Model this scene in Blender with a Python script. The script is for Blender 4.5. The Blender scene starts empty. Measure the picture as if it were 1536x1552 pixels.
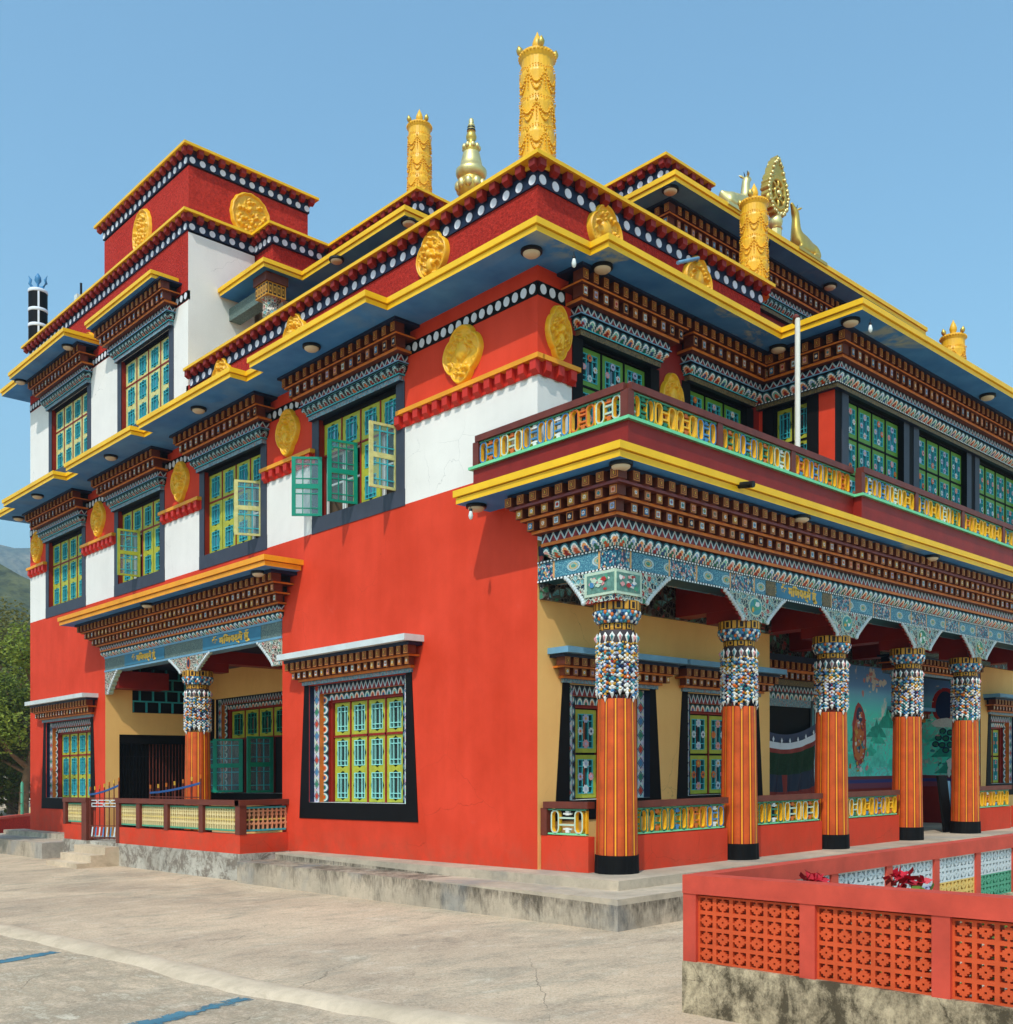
import bpy, bmesh, math, random
from math import sin, cos, pi, radians, sqrt, floor
from mathutils import Vector, Matrix, noise
random.seed(11)
SC = bpy.context.scene
COL = SC.collection
S = 0.0196                      # the plaza and the house step down very slightly towards the far left
def drop(y): return S * max(-20.0, min(y, 45.0))
def c8(r, g, b):
    f = lambda v: (v/255/12.92 if v/255 <= .04045 else ((v/255+.055)/1.055)**2.4)
    return (f(r), f(g), f(b))

# ------------------------------------------------------------------ node helpers
class X:
    """a float socket with arithmetic"""
    def __init__(s, nt, sock): s.nt = nt; s.k = sock
    def _m(s, op, *a, clamp=False):
        n = s.nt.nodes.new('ShaderNodeMath'); n.operation = op; n.use_clamp = clamp
        s.nt.links.new(s.k, n.inputs[0])
        for i, b in enumerate(a):
            if isinstance(b, X): s.nt.links.new(b.k, n.inputs[i+1])
            else: n.inputs[i+1].default_value = b
        return X(s.nt, n.outputs[0])
    def __add__(s, b): return s._m('ADD', b)
    def __sub__(s, b): return s._m('SUBTRACT', b)
    def __mul__(s, b): return s._m('MULTIPLY', b)
    def __truediv__(s, b): return s._m('DIVIDE', b)
    def frac(s): return s._m('FRACT')
    def floor(s): return s._m('FLOOR')
    def abs(s): return s._m('ABSOLUTE')
    def lt(s, b): return s._m('LESS_THAN', b)
    def gt(s, b): return s._m('GREATER_THAN', b)
    def mod(s, b): return s._m('FLOORED_MODULO', b)
    def pow(s, b): return s._m('POWER', b)
    def min(s, b): return s._m('MINIMUM', b)
    def max(s, b): return s._m('MAXIMUM', b)
    def sin(s): return s._m('SINE')
    def sqrt(s): return s._m('SQRT')
    def clamp(s): return s._m('ADD', 0.0, clamp=True)
    def rng(s, a, b, c=0.0, d=1.0):
        n = s.nt.nodes.new('ShaderNodeMapRange'); n.clamp = True
        s.nt.links.new(s.k, n.inputs[0])
        for i, v in enumerate((a, b, c, d)): n.inputs[i+1].default_value = v
        return X(s.nt, n.outputs[0])

class G:
    """material graph"""
    def __init__(s, name):
        s.mat = bpy.data.materials.new(name); s.mat.use_nodes = True
        s.nt = s.mat.node_tree
        s.b = s.nt.nodes['Principled BSDF']; s.out = s.nt.nodes['Material Output']
        s.tc = s.nt.nodes.new('ShaderNodeTexCoord')
    def lk(s, a, b): s.nt.links.new(a, b)
    def uv(s):
        n = s.nt.nodes.new('ShaderNodeSeparateXYZ'); s.lk(s.tc.outputs['UV'], n.inputs[0])
        return X(s.nt, n.outputs[0]), X(s.nt, n.outputs[1])
    def xyz(s):
        n = s.nt.nodes.new('ShaderNodeSeparateXYZ'); s.lk(s.tc.outputs['Object'], n.inputs[0])
        return [X(s.nt, n.outputs[i]) for i in range(3)]
    def vec(s, scale=(1, 1, 1), uv=False, off=(0, 0, 0)):
        m = s.nt.nodes.new('ShaderNodeMapping'); m.inputs['Scale'].default_value = scale
        m.inputs['Location'].default_value = off
        s.lk(s.tc.outputs['UV' if uv else 'Object'], m.inputs['Vector']); return m.outputs[0]
    def noise(s, scale=5, detail=4, rough=.55, vec=None, col=False, dist=0):
        n = s.nt.nodes.new('ShaderNodeTexNoise')
        n.inputs['Scale'].default_value = scale; n.inputs['Detail'].default_value = detail
        n.inputs['Roughness'].default_value = rough; n.inputs['Distortion'].default_value = dist
        s.lk(vec if vec is not None else s.tc.outputs['Object'], n.inputs['Vector'])
        return n.outputs['Color'] if col else X(s.nt, n.outputs[0])
    def vor(s, scale=5, feature='F1', vec=None, out='Distance'):
        n = s.nt.nodes.new('ShaderNodeTexVoronoi'); n.feature = feature
        n.inputs['Scale'].default_value = scale
        s.lk(vec if vec is not None else s.tc.outputs['Object'], n.inputs['Vector'])
        return n.outputs[out] if out == 'Color' else X(s.nt, n.outputs[out])
    def ramp(s, x, stops, const=False):
        n = s.nt.nodes.new('ShaderNodeValToRGB'); s.lk(x.k if isinstance(x, X) else x, n.inputs[0])
        r = n.color_ramp; r.interpolation = 'CONSTANT' if const else 'LINEAR'
        while len(r.elements) < len(stops): r.elements.new(.5)
        for e, (p, c) in zip(r.elements, stops): e.position = p; e.color = (*c, 1)
        return n.outputs[0]
    def mix(s, f, a, b, mode='MIX'):
        n = s.nt.nodes.new('ShaderNodeMix'); n.data_type = 'RGBA'; n.blend_type = mode
        for v, i in ((f, 0), (a, 6), (b, 7)):
            if isinstance(v, X): s.lk(v.k, n.inputs[i])
            elif isinstance(v, (int, float)): n.inputs[i].default_value = v
            elif isinstance(v, tuple): n.inputs[i].default_value = (*v, 1)
            else: s.lk(v, n.inputs[i])
        return n.outputs[2]
    def rgb(s, c):
        n = s.nt.nodes.new('ShaderNodeRGB'); n.outputs[0].default_value = (*c, 1); return n.outputs[0]
    def bump(s, h, strength=.3, dist=.02):
        n = s.nt.nodes.new('ShaderNodeBump'); n.inputs['Strength'].default_value = strength
        n.inputs['Distance'].default_value = dist
        s.lk(h.k if isinstance(h, X) else h, n.inputs['Height']); s.lk(n.outputs[0], s.b.inputs['Normal'])
    def fin(s, col, rough=.6, metal=0.0, spec=.3):
        if isinstance(col, tuple): s.b.inputs['Base Color'].default_value = (*col, 1)
        else: s.lk(col, s.b.inputs['Base Color'])
        if isinstance(rough, X): s.lk(rough.k, s.b.inputs['Roughness'])
        else: s.b.inputs['Roughness'].default_value = rough
        s.b.inputs['Metallic'].default_value = metal
        s.b.inputs['Specular IOR Level'].default_value = spec
        return s.mat

def paint(name, rgb, rough=.5, var=.12, vs=3.0, bump=.06, bs=40, wear=0.0, wearc=(.5, .47, .42), metal=0.0, spec=.3):
    g = G(name); c = c8(*rgb)
    n = g.noise(vs, 5, .6)
    lo = tuple(v*(1-var) for v in c); hi = tuple(min(1, v*(1+var)) for v in c)
    col = g.mix(n.rng(.3, .7), lo, hi)
    if wear > 0:
        w = g.noise(9, 6, .7); col = g.mix(w.rng(1-wear*.5-.12, 1-wear*.5), col, wearc)
    if bump: g.bump(g.noise(bs, 3), bump, .01)
    return g.fin(col, rough, metal, spec)

WHITE, TEAL, NAVY = c8(232, 232, 224), c8(70, 150, 150), c8(20, 30, 52)
# ------------------------------------------------------------------ materials
M = {}
def wall_paint(name, rgb, streak=.10):
    g = G(name); c = c8(*rgb)
    a = g.noise(.7, 5, .6); st = g.noise(1.0, 4, .6, vec=g.vec((3.0, 3.0, .22)))
    f = a.rng(.35, .66)*.72 + st.rng(.35, .7)*.28
    col = g.mix(f, tuple(v*(1-streak) for v in c), tuple(min(1, v*(1+streak)+.012) for v in c))
    pt = g.noise(2.2, 7, .72, dist=.4)
    pc = g.noise(.9, 6, .7, dist=1.0); col = g.mix(pc.rng(.5, .62)*.10, col, tuple(v*.72 for v in c)); hc = g.vor(.8, 'DISTANCE_TO_EDGE', vec=g.mix(.2, g.vec(), g.noise(2.5, 5, col=True))); col = g.mix(hc.lt(.0016)*g.noise(.5, 2).rng(.5, .56)*.5, col, tuple(v*.5 for v in c))
    col = g.mix(pt.rng(.62, .75)*.18, col, tuple(min(1, v*.9+.09) for v in c))
    # rain-splash dirt just over the ground
    x, y, z = g.xyz()
    d = z.rng(.55, .0)*g.noise(3.0, 5, .7).rng(.35, .7)
    col = g.mix(d*.35, col, c8(120, 85, 65))
    g.bump(g.noise(55, 4, .7), .10, .012)
    return g.fin(col, .72, 0, .2)
M['red'] = wall_paint('red_wall_paint', (217, 61, 31), .12)
M['white'] = wall_paint('white_wall_paint', (236, 231, 224), .05)
M['cream'] = wall_paint('cream_wall_paint', (253, 191, 114), .08)
def stucco():
    g = G('rough_red_stucco'); n = g.noise(16, 5, .75); n2 = g.noise(1.2, 4)
    col = g.mix(n.rng(.3, .65), c8(150, 30, 22), c8(220, 58, 42)); col = g.mix(n2.rng(.4, .7)*.3, col, c8(220, 72, 56))
    g.bump(g.noise(20, 5, .7), 1.0, .07); return g.fin(col, .8, 0, .2)
M['stucco'] = stucco()
M['yellow'] = paint('yellow_trim_paint', (244, 190, 30), .42, .12, 1.2, wear=.2, wearc=c8(176, 132, 46))
M['amber'] = paint('ochre_trim_paint', (238, 156, 32), .45, .14, 1.5, wear=.16, wearc=c8(170, 110, 50))
def soffit():
    g = G('blue_soffit_paint'); n = g.noise(.5, 6, .62, dist=.6)
    n3 = g.noise(.25, 3)
    x, y, z = g.xyz()
    peel = n.rng(.50, .56)*n3.rng(.40, .52)*(y*-1.0).rng(.3, .8, .12, 1.0)
    base = g.mix(g.noise(1.5, 4).rng(.3, .7), c8(54, 118, 184), c8(78, 144, 204))
    col = g.mix(peel*.8, base, c8(176, 182, 150))
    g.bump(g.noise(8, 4), .1, .01); return g.fin(col, .6, 0, .2)
M['soffit'] = soffit()
M['maroon'] = paint('maroon_paint', (140, 34, 22), .5, .15); M['maroonshade'] = paint('shade_toned_maroon_paint', (58, 14, 14), .6, .15)  # second maroon has the shade behind the parapet blocks put into its colour
M['brownrail'] = paint('maroon_brown_rail_paint', (108, 50, 38), .45, .2, 4, wear=.05)
M['reddent'] = paint('red_block_paint', (200, 48, 34), .5, .12)
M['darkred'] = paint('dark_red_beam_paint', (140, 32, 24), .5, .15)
M['orange'] = paint('orange_ledge_paint', (206, 112, 38), .45, .2, 6)
M['brown'] = paint('brown_block_paint', (96, 44, 28), .5, .25, 6); M['ambw'] = paint('golden_brown_block_paint', (196, 122, 54), .5, .2, 8)
M['mauve'] = paint('mauve_ledge_paint', (128, 72, 76), .5, .2, 6)
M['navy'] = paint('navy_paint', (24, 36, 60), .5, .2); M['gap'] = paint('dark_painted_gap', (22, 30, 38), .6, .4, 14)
M['slate'] = paint('slate_blue_ledge_paint', (112, 158, 186), .5, .12, 3, wear=.08)
M['ledgewhite'] = paint('pale_ledge_paint', (206, 212, 212), .55, .1, 3, wear=.16, wearc=c8(120, 116, 106))
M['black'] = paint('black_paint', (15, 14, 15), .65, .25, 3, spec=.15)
M['charcoal'] = paint('charcoal_frame_paint', (62, 66, 78), .5, .12, 3)
M['dot'] = paint('white_dot_paint', (226, 228, 236), .5, .05)
M['green'] = paint('green_shutter_paint', (18, 140, 114), .4, .15, 4)
M['mint'] = paint('mint_trim_paint', (120, 214, 158), .45, .1)
M['teal'] = paint('teal_bar_paint', (62, 174, 182), .45, .12, 4)
M['pale_teal'] = paint('pale_teal_bar_paint', (150, 218, 210), .45, .1, 4)
M['lime'] = paint('lime_sash_paint', (172, 174, 56), .45, .16, 6, wear=.16, wearc=c8(220, 205, 160))
M['limew'] = paint('weathered_lime_sash_paint', (206, 200, 130), .5, .2, 8, wear=.5, wearc=c8(222, 208, 176))
M['leafgreen'] = paint('green_sash_paint', (98, 146, 52), .45, .12, 5)
M['gold'] = paint('gold_paint', (240, 180, 30), .4, .12, 5, spec=.5)
M['goldflat'] = paint('gold_letter_paint', (226, 178, 66), .5, .15, 20)
def brass(name, rgb, rough):
    g = G(name); n = g.noise(4, 4); col = g.mix(n.rng(.3, .7), tuple(v*.8 for v in c8(*rgb)), c8(*rgb))
    g.bump(g.noise(25, 3), .08, .01); return g.fin(col, rough, .75, .5)
M['brass'] = brass('gilded_metal', (222, 184, 92), .38)
M['palegilt'] = brass('pale_gilded_metal', (236, 216, 150), .42)
M['orangecol'] = paint('orange_column_paint', (200, 82, 30), .42, .26, 3, wear=.06, wearc=c8(150, 96, 62)); M['orangedark'] = paint('russet_flute_paint', (158, 50, 26), .4, .2, 3)
M['colgold'] = paint('yellow_flute_paint', (240, 160, 36), .4, .1)
M['steel'] = paint('white_pole_paint', (224, 220, 208), .4, .08)
M['blackiron'] = paint('black_iron', (18, 18, 20), .4, .2)
M['rust'] = paint('rusty_iron_paint', (110, 52, 40), .6, .3, 9)
M['lampshade'] = paint('opal_lamp_cover', (214, 196, 166), .4, .05)
M['bulb'] = paint('white_bulb_glass', (220, 226, 222), .2, .04)
M['pinkpost'] = paint('faded_pink_red_paint', (200, 74, 56), .6, .18, 3, wear=.12, wearc=c8(160, 120, 105))
M['terra'] = paint('terracotta_orange_paint', (208, 82, 40), .65, .14, 4, wear=.05)
for nm, rgb in dict(p_teal=(80, 156, 124), p_white=(200, 208, 210), p_peach=(218, 156, 128), p_yel=(220, 184, 104), p_lilac=(176, 178, 206)).items():
    M[nm] = paint(nm+'_block_paint', rgb, .6, .12)
for nm, rgb in dict(b_white=(228, 226, 220), b_blue=(70, 130, 176), b_orange=(214, 108, 40), b_green=(40, 120, 90), b_red=(176, 44, 40), b_gold=(214, 160, 60), b_navy=(34, 48, 84), b_pink=(216, 150, 150)).items():
    M[nm] = paint('relief_'+nm[2:]+'_paint', rgb, .42, .12, 20, bump=0)
M['b_dark'] = paint('dark_brown_ground', (64, 54, 58), .6, .2); M['b_teal'] = paint('relief_teal_paint', (64, 140, 146), .42, .12, 20, bump=0); M['p_pale'] = paint('pale_green_frame_paint', (190, 208, 186), .5, .1, 8); M['p_scene'] = paint('painted_scene', (96, 136, 124), .5, .35, 16)
def glass(name, tint, amt):
    g = G(name); n = g.noise(.9, 3)
    col = g.mix(n.rng(.35, .65), tuple(v*.6 for v in c8(*tint)), c8(*tint))
    g.fin(col, .06, 0, .8); g.b.inputs['Coat Weight'].default_value = amt; g.b.inputs['Coat IOR'].default_value = 2.2
    g.b.inputs['Coat Roughness'].default_value = .03
    g.bump(g.noise(3, 2), .04, .02); return g.mat
M['glass'] = glass('dark_window_glass', (34, 48, 56), .5)
M['glasssky'] = glass('sky_reflection_tinted_glass', (96, 138, 166), 1.0)  # sky reflection put into the base colour as pale blue
M['glasscurt'] = glass('curtained_window_glass', (30, 34, 32), .0)
def casement_glass():
    g = G('casement_glass'); g.fin(c8(120, 150, 160), .05, 0, .8); t = g.nt.nodes.new('ShaderNodeBsdfTransparent'); t.inputs[0].default_value = (.8, .9, .9, 1); mx = g.nt.nodes.new('ShaderNodeMixShader'); mx.inputs[0].default_value = .42
    g.lk(t.outputs[0], mx.inputs[1]); g.lk(g.b.outputs[0], mx.inputs[2]); g.lk(mx.outputs[0], g.out.inputs[0]); return g.mat
M['cglass'] = casement_glass()
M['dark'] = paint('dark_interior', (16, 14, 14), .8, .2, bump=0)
M['interior'] = paint('dim_interior_wall', (120, 100, 80), .8, .2, bump=0)
M['whitewood'] = paint('white_inner_frame_paint', (226, 226, 222), .5, .06)

def petals():
    g = G('painted_lotus_petal_moulding'); u, v = g.uv()
    uu = u*5.2; cell = uu.floor(); x = uu.frac()-.5
    r = ((x*1.9)*(x*1.9) + v*v*.98).sqrt()
    k = (cell*.37+.11).frac()
    core = g.ramp(k, [(0, c8(196, 84, 40)), (.3, c8(30, 110, 86)), (.55, c8(150, 40, 44)), (.8, c8(50, 84, 140))], True)
    mid = g.ramp((k+.4).frac(), [(0, c8(230, 150, 90)), (.3, c8(120, 190, 170)), (.6, c8(220, 160, 150)), (.8, c8(150, 180, 215))], True)
    col = g.mix(r.gt(.40), core, mid); col = g.mix(r.gt(.60), col, WHITE)
    col = g.mix(r.gt(.78), col, c8(60, 120, 130)); col = g.mix(r.gt(.96), col, c8(18, 24, 30))
    return g.fin(col, .45)
M['petal'] = petals()
def petals_dark():
    g = G('painted_teal_petal_moulding'); u, v = g.uv()
    uu = u*5.5; cell = uu.floor(); x = uu.frac()-.5
    r = ((x*2.2)*(x*2.2) + v*v*1.1).sqrt(); k = (cell*.37+.11).frac()
    core = g.ramp(k, [(0, c8(140, 36, 30)), (.35, c8(196, 92, 40)), (.7, c8(110, 30, 40))], True)
    col = g.mix(r.gt(.42), core, c8(14, 20, 24)); col = g.mix(r.gt(.52), col, c8(190, 214, 214))
    col = g.mix(r.gt(.64), col, c8(16, 44, 50)); col = g.mix(r.gt(.74), col, c8(150, 196, 200)); col = g.mix(r.gt(.84), col, c8(14, 30, 36))
    col = g.mix(v.gt(.93), col, c8(110, 200, 205)); col = g.mix(v.lt(.06), col, c8(110, 200, 205))
    return g.fin(col, .45)
M['petald'] = petals_dark()
def zigzag():
    g = G('painted_zigzag_band'); u, v = g.uv()
    uu = u*6.5; t = (uu.frac()-.5).abs()*2.0
    d = v-(t*.86+.07)
    k = (uu.floor()*.5).frac().gt(.2)
    col = g.mix(d.gt(0.0), g.mix(k, c8(140, 34, 40), c8(110, 30, 34)), c8(16, 30, 52))
    col = g.mix(d.abs().lt(.15), col, c8(214, 224, 226)); col = g.mix(d.abs().lt(.04), col, c8(60, 140, 150))
    return g.fin(col, .45)
M['zig'] = zigzag()
def diamonds():
    g = G('painted_diamond_border'); u, v = g.uv()
    uu = u*4.2; x = (uu.frac()-.5).abs()*2; y = (v-.5).abs()*2; d = x+y
    k = (uu.floor()*.3334+.05).frac()
    core = g.ramp(k, [(0, c8(196, 70, 50)), (.3, c8(60, 130, 100)), (.6, c8(80, 130, 170))], True)
    n = g.vor(34, out='Color')
    bg = g.mix(.35, c8(206, 206, 204), n)
    col = g.mix(d.lt(.62), bg, core); col = g.mix((d-.78).abs().lt(.1), col, c8(36, 66, 90)); col = g.mix(y.gt(.86), col, c8(40, 60, 110))
    return g.fin(col, .45)
M['diamond'] = diamonds()
def beads():
    g = G('white_bead_strip'); u, v = g.uv()
    col = g.mix((u*14.0).frac().gt(.42), c8(10, 14, 18), c8(236, 238, 236)); col = g.mix((v-.5).abs().gt(.36), col, c8(20, 70, 80))
    return g.fin(col, .45)
M['bead'] = beads()
def floral():
    g = G('painted_floral_beam'); u, v = g.uv()
    vec = g.vec((1, 1, 1))
    c = g.vor(30, vec=vec, out='Color'); sep = g.nt.nodes.new('ShaderNodeSeparateColor'); g.lk(c, sep.inputs[0]); k = X(g.nt, sep.outputs[0])
    e = g.vor(30, 'DISTANCE_TO_EDGE', vec=vec)
    a = g.ramp(k, [(0, c8(32, 92, 116)), (.34, c8(96, 160, 176)), (.55, c8(200, 206, 206)), (.68, c8(206, 140, 136)), (.78, c8(36, 60, 96)), (.92, c8(200, 160, 90))], True)
    col = g.mix(e.lt(.035), a, c8(22, 40, 60))
    # alternating plain teal panels with rosettes
    uu = u*.62; cell = uu.floor(); x = (uu.frac()-.5)
    panel = x.abs().lt(.27)
    rr = (((uu*3.2).frac()-.5)*((uu*3.2).frac()-.5)*1.2 + (v-.5)*(v-.5)*1.4).sqrt()
    ros = g.mix(rr.lt(.19), c8(46, 104, 132), c8(214, 170, 80)); ros = g.mix(rr.lt(.11), ros, c8(60, 130, 90)); ros = g.mix((rr-.25).abs().lt(.035), ros, c8(200, 206, 200))
    nn = g.noise(38, 3); ros = g.mix((nn-.5).abs().lt(.035), ros, c8(120, 180, 190))
    col = g.mix(panel, col, ros); col = g.mix((x.abs()-.285).abs().lt(.012), col, c8(214, 160, 100))
    g.bump(e, .3, .02)
    return g.fin(col, .42)
M['floral'] = floral()
def filigree(name, lo, hi, acc, sc=17):
    g = G(name)
    e = g.vor(sc, 'DISTANCE_TO_EDGE'); n = g.noise(sc*1.1, 2)
    c = g.vor(sc, out='Color'); sep = g.nt.nodes.new('ShaderNodeSeparateColor'); g.lk(c, sep.inputs[0]); k = X(g.nt, sep.outputs[1])
    body = g.ramp(k, [(0, lo), (.36, acc), (.5, c8(60, 120, 90)), (.62, c8(170, 60, 56)), (.72, lo), (.86, c8(110, 170, 176))], True)
    col = g.mix(e.lt(.075), body, hi); col = g.mix((n-.5).abs().lt(.022), col, hi)
    g.bump(e.rng(0, .2, 1, 0), .8, .04); return g.fin(col, .45)
M['filig'] = filigree('painted_scroll_carving', c8(26, 54, 70), c8(206, 214, 198), c8(86, 150, 160), 12.5)
M['filigw'] = filigree('white_scroll_carving', c8(60, 56, 56), c8(226, 216, 200), c8(150, 130, 120), 15)
M['darkpaint'] = filigree('dark_painted_frieze', c8(16, 18, 22), c8(96, 92, 84), c8(70, 44, 34), 9)
def brocade(name, a, b, c, sc=22):
    g = G(name); k = g.noise(sc, 3, .6); n = g.vor(sc, 'DISTANCE_TO_EDGE')
    col = g.mix(k.rng(.4, .6), c8(*a), c8(*b)); col = g.mix(n.lt(.05), col, c8(*c)); return g.fin(col, .5)
M['lintel'] = brocade('teal_painted_lintel', (54, 120, 142), (120, 172, 184), (176, 120, 110))
M['lintelb'] = brocade('olive_painted_lintel', (70, 66, 52), (110, 98, 74), (140, 110, 60))
M['beamdark'] = brocade('dark_green_beam_paint', (70, 88, 90), (96, 110, 104), (120, 140, 132))
M['beamblue'] = paint('blue_script_board_paint', (58, 120, 150), .5, .12)
def meander():
    g = G('gold_meander_band'); u, v = g.uv(); uu = u*9.0; x = (uu.frac()-.5).abs(); y = (v-.5).abs()
    m = x.max(y*.9)
    col = g.mix(m.lt(.37), c8(206, 148, 50), c8(44, 26, 18)); col = g.mix(m.lt(.24), col, c8(206, 148, 50)); col = g.mix(m.lt(.12), col, c8(44, 26, 18))
    return g.fin(col, .45)
M['meander'] = meander()
def concrete(name, a, b, stain, amt=.5, sc=1.0, stainz=False):
    g = G(name)
    n1 = g.noise(.55*sc, 6, .62, dist=.5); n2 = g.noise(5*sc, 6, .7); n3 = g.noise(1.4*sc, 7, .72, vec=g.vec((1, .45, 1)), dist=.8)
    col = g.mix(n1.rng(.36, .66), c8(*a), c8(*b)); col = g.mix(n2.rng(.45, .8)*.35, col, c8(*stain))
    col = g.mix(n3.rng(.54, .72)*amt, col, c8(*stain))
    sp = g.noise(60*sc, 2); col = g.mix(sp.rng(.62, .75)*.25, col, c8(70, 66, 60))
    g.bump(n2+g.noise(40, 4)*.4, .35, .02)
    return g, col
def plinthmat():
    g, col = concrete('stained_plinth_concrete', (204, 184, 160), (164, 150, 132), (110, 98, 86), .35, 1.2)
    x, y, z = g.xyz()
    st = g.noise(1.3, 7, .72, vec=g.vec((1.4, 1.4, 1.0)), dist=.7); fine = g.noise(6, 6, .75, vec=g.vec((1, 1, .45)))
    side = z.lt(-.165)                      # mould only on the outer face
    top = z.rng(-.50, -.20)
    f3 = g.noise(24, 5, .8, vec=g.vec((1, 1, .5))); m = (st*.42 + fine*.36 + f3*.22 + top*.10).rng(.51, .66)*side
    col = g.mix(m*.85, col, c8(74, 64, 52)); bl = g.noise(.8, 4)
    col = g.mix(bl.rng(.54, .64)*.4, col, c8(132, 138, 142))
    return g.fin(col, .85, 0, .2)
M['plinth'] = plinthmat()
def limewash():
    g, col = concrete('peeling_whitewashed_concrete', (206, 198, 184), (170, 160, 146), (84, 78, 72), .6, 2.2)
    st = g.noise(1.5, 10, .82, vec=g.vec((1.5, 1.5, 1.6)), dist=.5); col = g.mix(st.rng(.49, .56)*.8, col, c8(112, 98, 86)); s2 = g.noise(4, 7, .75); col = g.mix(s2.rng(.55, .68)*.5, col, c8(74, 66, 58))
    return g.fin(col, .85, 0, .2)
M['limewash'] = limewash()
def gardenbase():
    g, col = concrete('mouldy_plaster', (216, 194, 160), (182, 162, 132), (104, 90, 70), .45, 1.6)
    x, y, z = g.xyz(); st = g.noise(1.6, 7, .75, vec=g.vec((1.6, 1.6, 1.0)), dist=.5)
    ends = z.rng(-.08, -.38)
    edge = z.rng(-.30, -.12); fine = g.noise(7, 6, .75); cor = (y*-1.0).rng(6.75, 6.0)
    f3 = g.noise(22, 5, .8); m = (st*.5 + fine*.32 + f3*.18 + ends*.04 + edge*.07 + cor*.07).rng(.57, .70); col = g.mix(m*.9, col, c8(58, 50, 38))
    ck = g.vor(1.1, 'DISTANCE_TO_EDGE', vec=g.mix(.12, g.vec(), g.noise(5, 4, col=True)))
    col = g.mix(ck.lt(.0022)*.6, col, c8(70, 60, 48)); return g.fin(col, .88, 0, .15)
M['gbase'] = gardenbase()
def ground():
    g = G('worn_plaza_concrete')
    warp = g.mix(.25, g.vec(), g.noise(1.2, 4, col=True))
    n1 = g.noise(.35, 6, .6, dist=.8); n2 = g.noise(3.0, 7, .72); n3 = g.noise(.9, 7, .7, vec=g.vec((.55, 1.4, 1)), dist=1.0); n4 = g.noise(22, 5, .7)
    col = g.mix(n1.rng(.36, .64), c8(190, 164, 138), c8(222, 194, 162)); col = g.mix(n3.rng(.5, .66)*.55, col, c8(150, 142, 124))
    col = g.mix(n2.rng(.55, .72)*.5, col, c8(226, 206, 178)); col = g.mix(n2.rng(.45, .3)*.45, col, c8(140, 126, 110)); col = g.mix(n4.rng(.5, .68)*.4, col, c8(118, 106, 90))
    x, y, z = g.xyz()
    near = (x*-1.0).rng(6.4, 6.7)      # rougher apron beyond the cement ridge
    st = g.noise(2.6, 10, .78, vec=g.vec((1.8, .75, 1)), dist=.35)
    col = g.mix(near*st.rng(.42, .54)*.6, col, c8(150, 132, 108)); col = g.mix(near*st.rng(.54, .66)*.7, col, c8(232, 216, 190))
    ck = g.vor(.22, 'DISTANCE_TO_EDGE', vec=warp); col = g.mix(ck.lt(.0007)*g.noise(.6, 3).rng(.42, .55)*.6, col, c8(84, 72, 58))
    dk = g.noise(1.7, 10, .8, vec=g.vec((.8, 1.3, 1)), dist=.3); col = g.mix(dk.rng(.54, .66)*.5, col, c8(134, 116, 98)); col = g.mix(dk.rng(.44, .34)*.5, col, c8(232, 214, 188))
    gr = g.noise(42, 4, .8); col = g.mix(gr.rng(.52, .66)*.4, col, c8(104, 94, 80)); col = g.mix(gr.rng(.46, .36)*.3, col, c8(236, 224, 204))
    sp = g.noise(90, 2); col = g.mix(sp.rng(.62, .7)*.45, col, c8(84, 78, 66))
    g.bump(n4*.5+n2+st*near*.8, .4, .025); return g.fin(col, .88, 0, .2)
M['ground'] = ground()
def ridge():
    g, col = concrete('pale_cement', (220, 196, 168), (194, 172, 146), (150, 132, 110), .6, 1.8); return g.fin(col, .9, 0, .15)
M['ridge'] = ridge()
def bluemark():
    g = G('worn_blue_road_paint'); n = g.noise(7, 7, .75)
    col = g.mix(g.noise(2, 3).rng(.3, .7), c8(64, 108, 128), c8(96, 138, 150)); g.fin(col, .8, 0, .2)
    t = g.nt.nodes.new('ShaderNodeBsdfTransparent'); mx = g.nt.nodes.new('ShaderNodeMixShader'); u, v = g.uv()
    ed = (v-.5).abs()*1.2 + (u-1.2).rng(0, .6)*.3
    g.lk((n-ed*.35).rng(.24, .34).k, mx.inputs[0]); g.lk(t.outputs[0], mx.inputs[1]); g.lk(g.b.outputs[0], mx.inputs[2]); g.lk(mx.outputs[0], g.out.inputs[0])
    return g.mat
M['bluemark'] = bluemark()
def leafmat(name, a, b):
    g = G(name); oi = g.noise(1.1, 3); n = g.noise(9, 2)
    col = g.mix(oi.rng(.35, .65), c8(*a), c8(*b)); col = g.mix(n.rng(.4, .7)*.5, col, tuple(v*1.35 for v in c8(*b)))
    g.fin(col, .6, 0, .25); g.b.inputs['Transmission Weight'].default_value = 0
    tr = g.nt.nodes.new('ShaderNodeBsdfTranslucent'); g.lk(col, tr.inputs[0]); mx = g.nt.nodes.new('ShaderNodeMixShader'); mx.inputs[0].default_value = .35
    g.lk(g.b.outputs[0], mx.inputs[1]); g.lk(tr.outputs[0], mx.inputs[2]); g.lk(mx.outputs[0], g.out.inputs[0]); return g.mat
M['leafA'] = leafmat('fern_green_leaves', (96, 112, 40), (150, 160, 62))
M['leafB'] = leafmat('dark_green_leaves', (62, 76, 34), (98, 108, 50))
M['leafC'] = leafmat('olive_leaves', (92, 92, 44), (128, 120, 62))
M['bark'] = paint('bark', (120, 92, 68), .9, .3, 4, .5, 18)
M['shrub'] = leafmat('garden_leaves', (70, 104, 44), (120, 146, 60))
M['redbract'] = paint('red_bracts', (190, 24, 44), .5, .2, 9)

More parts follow.
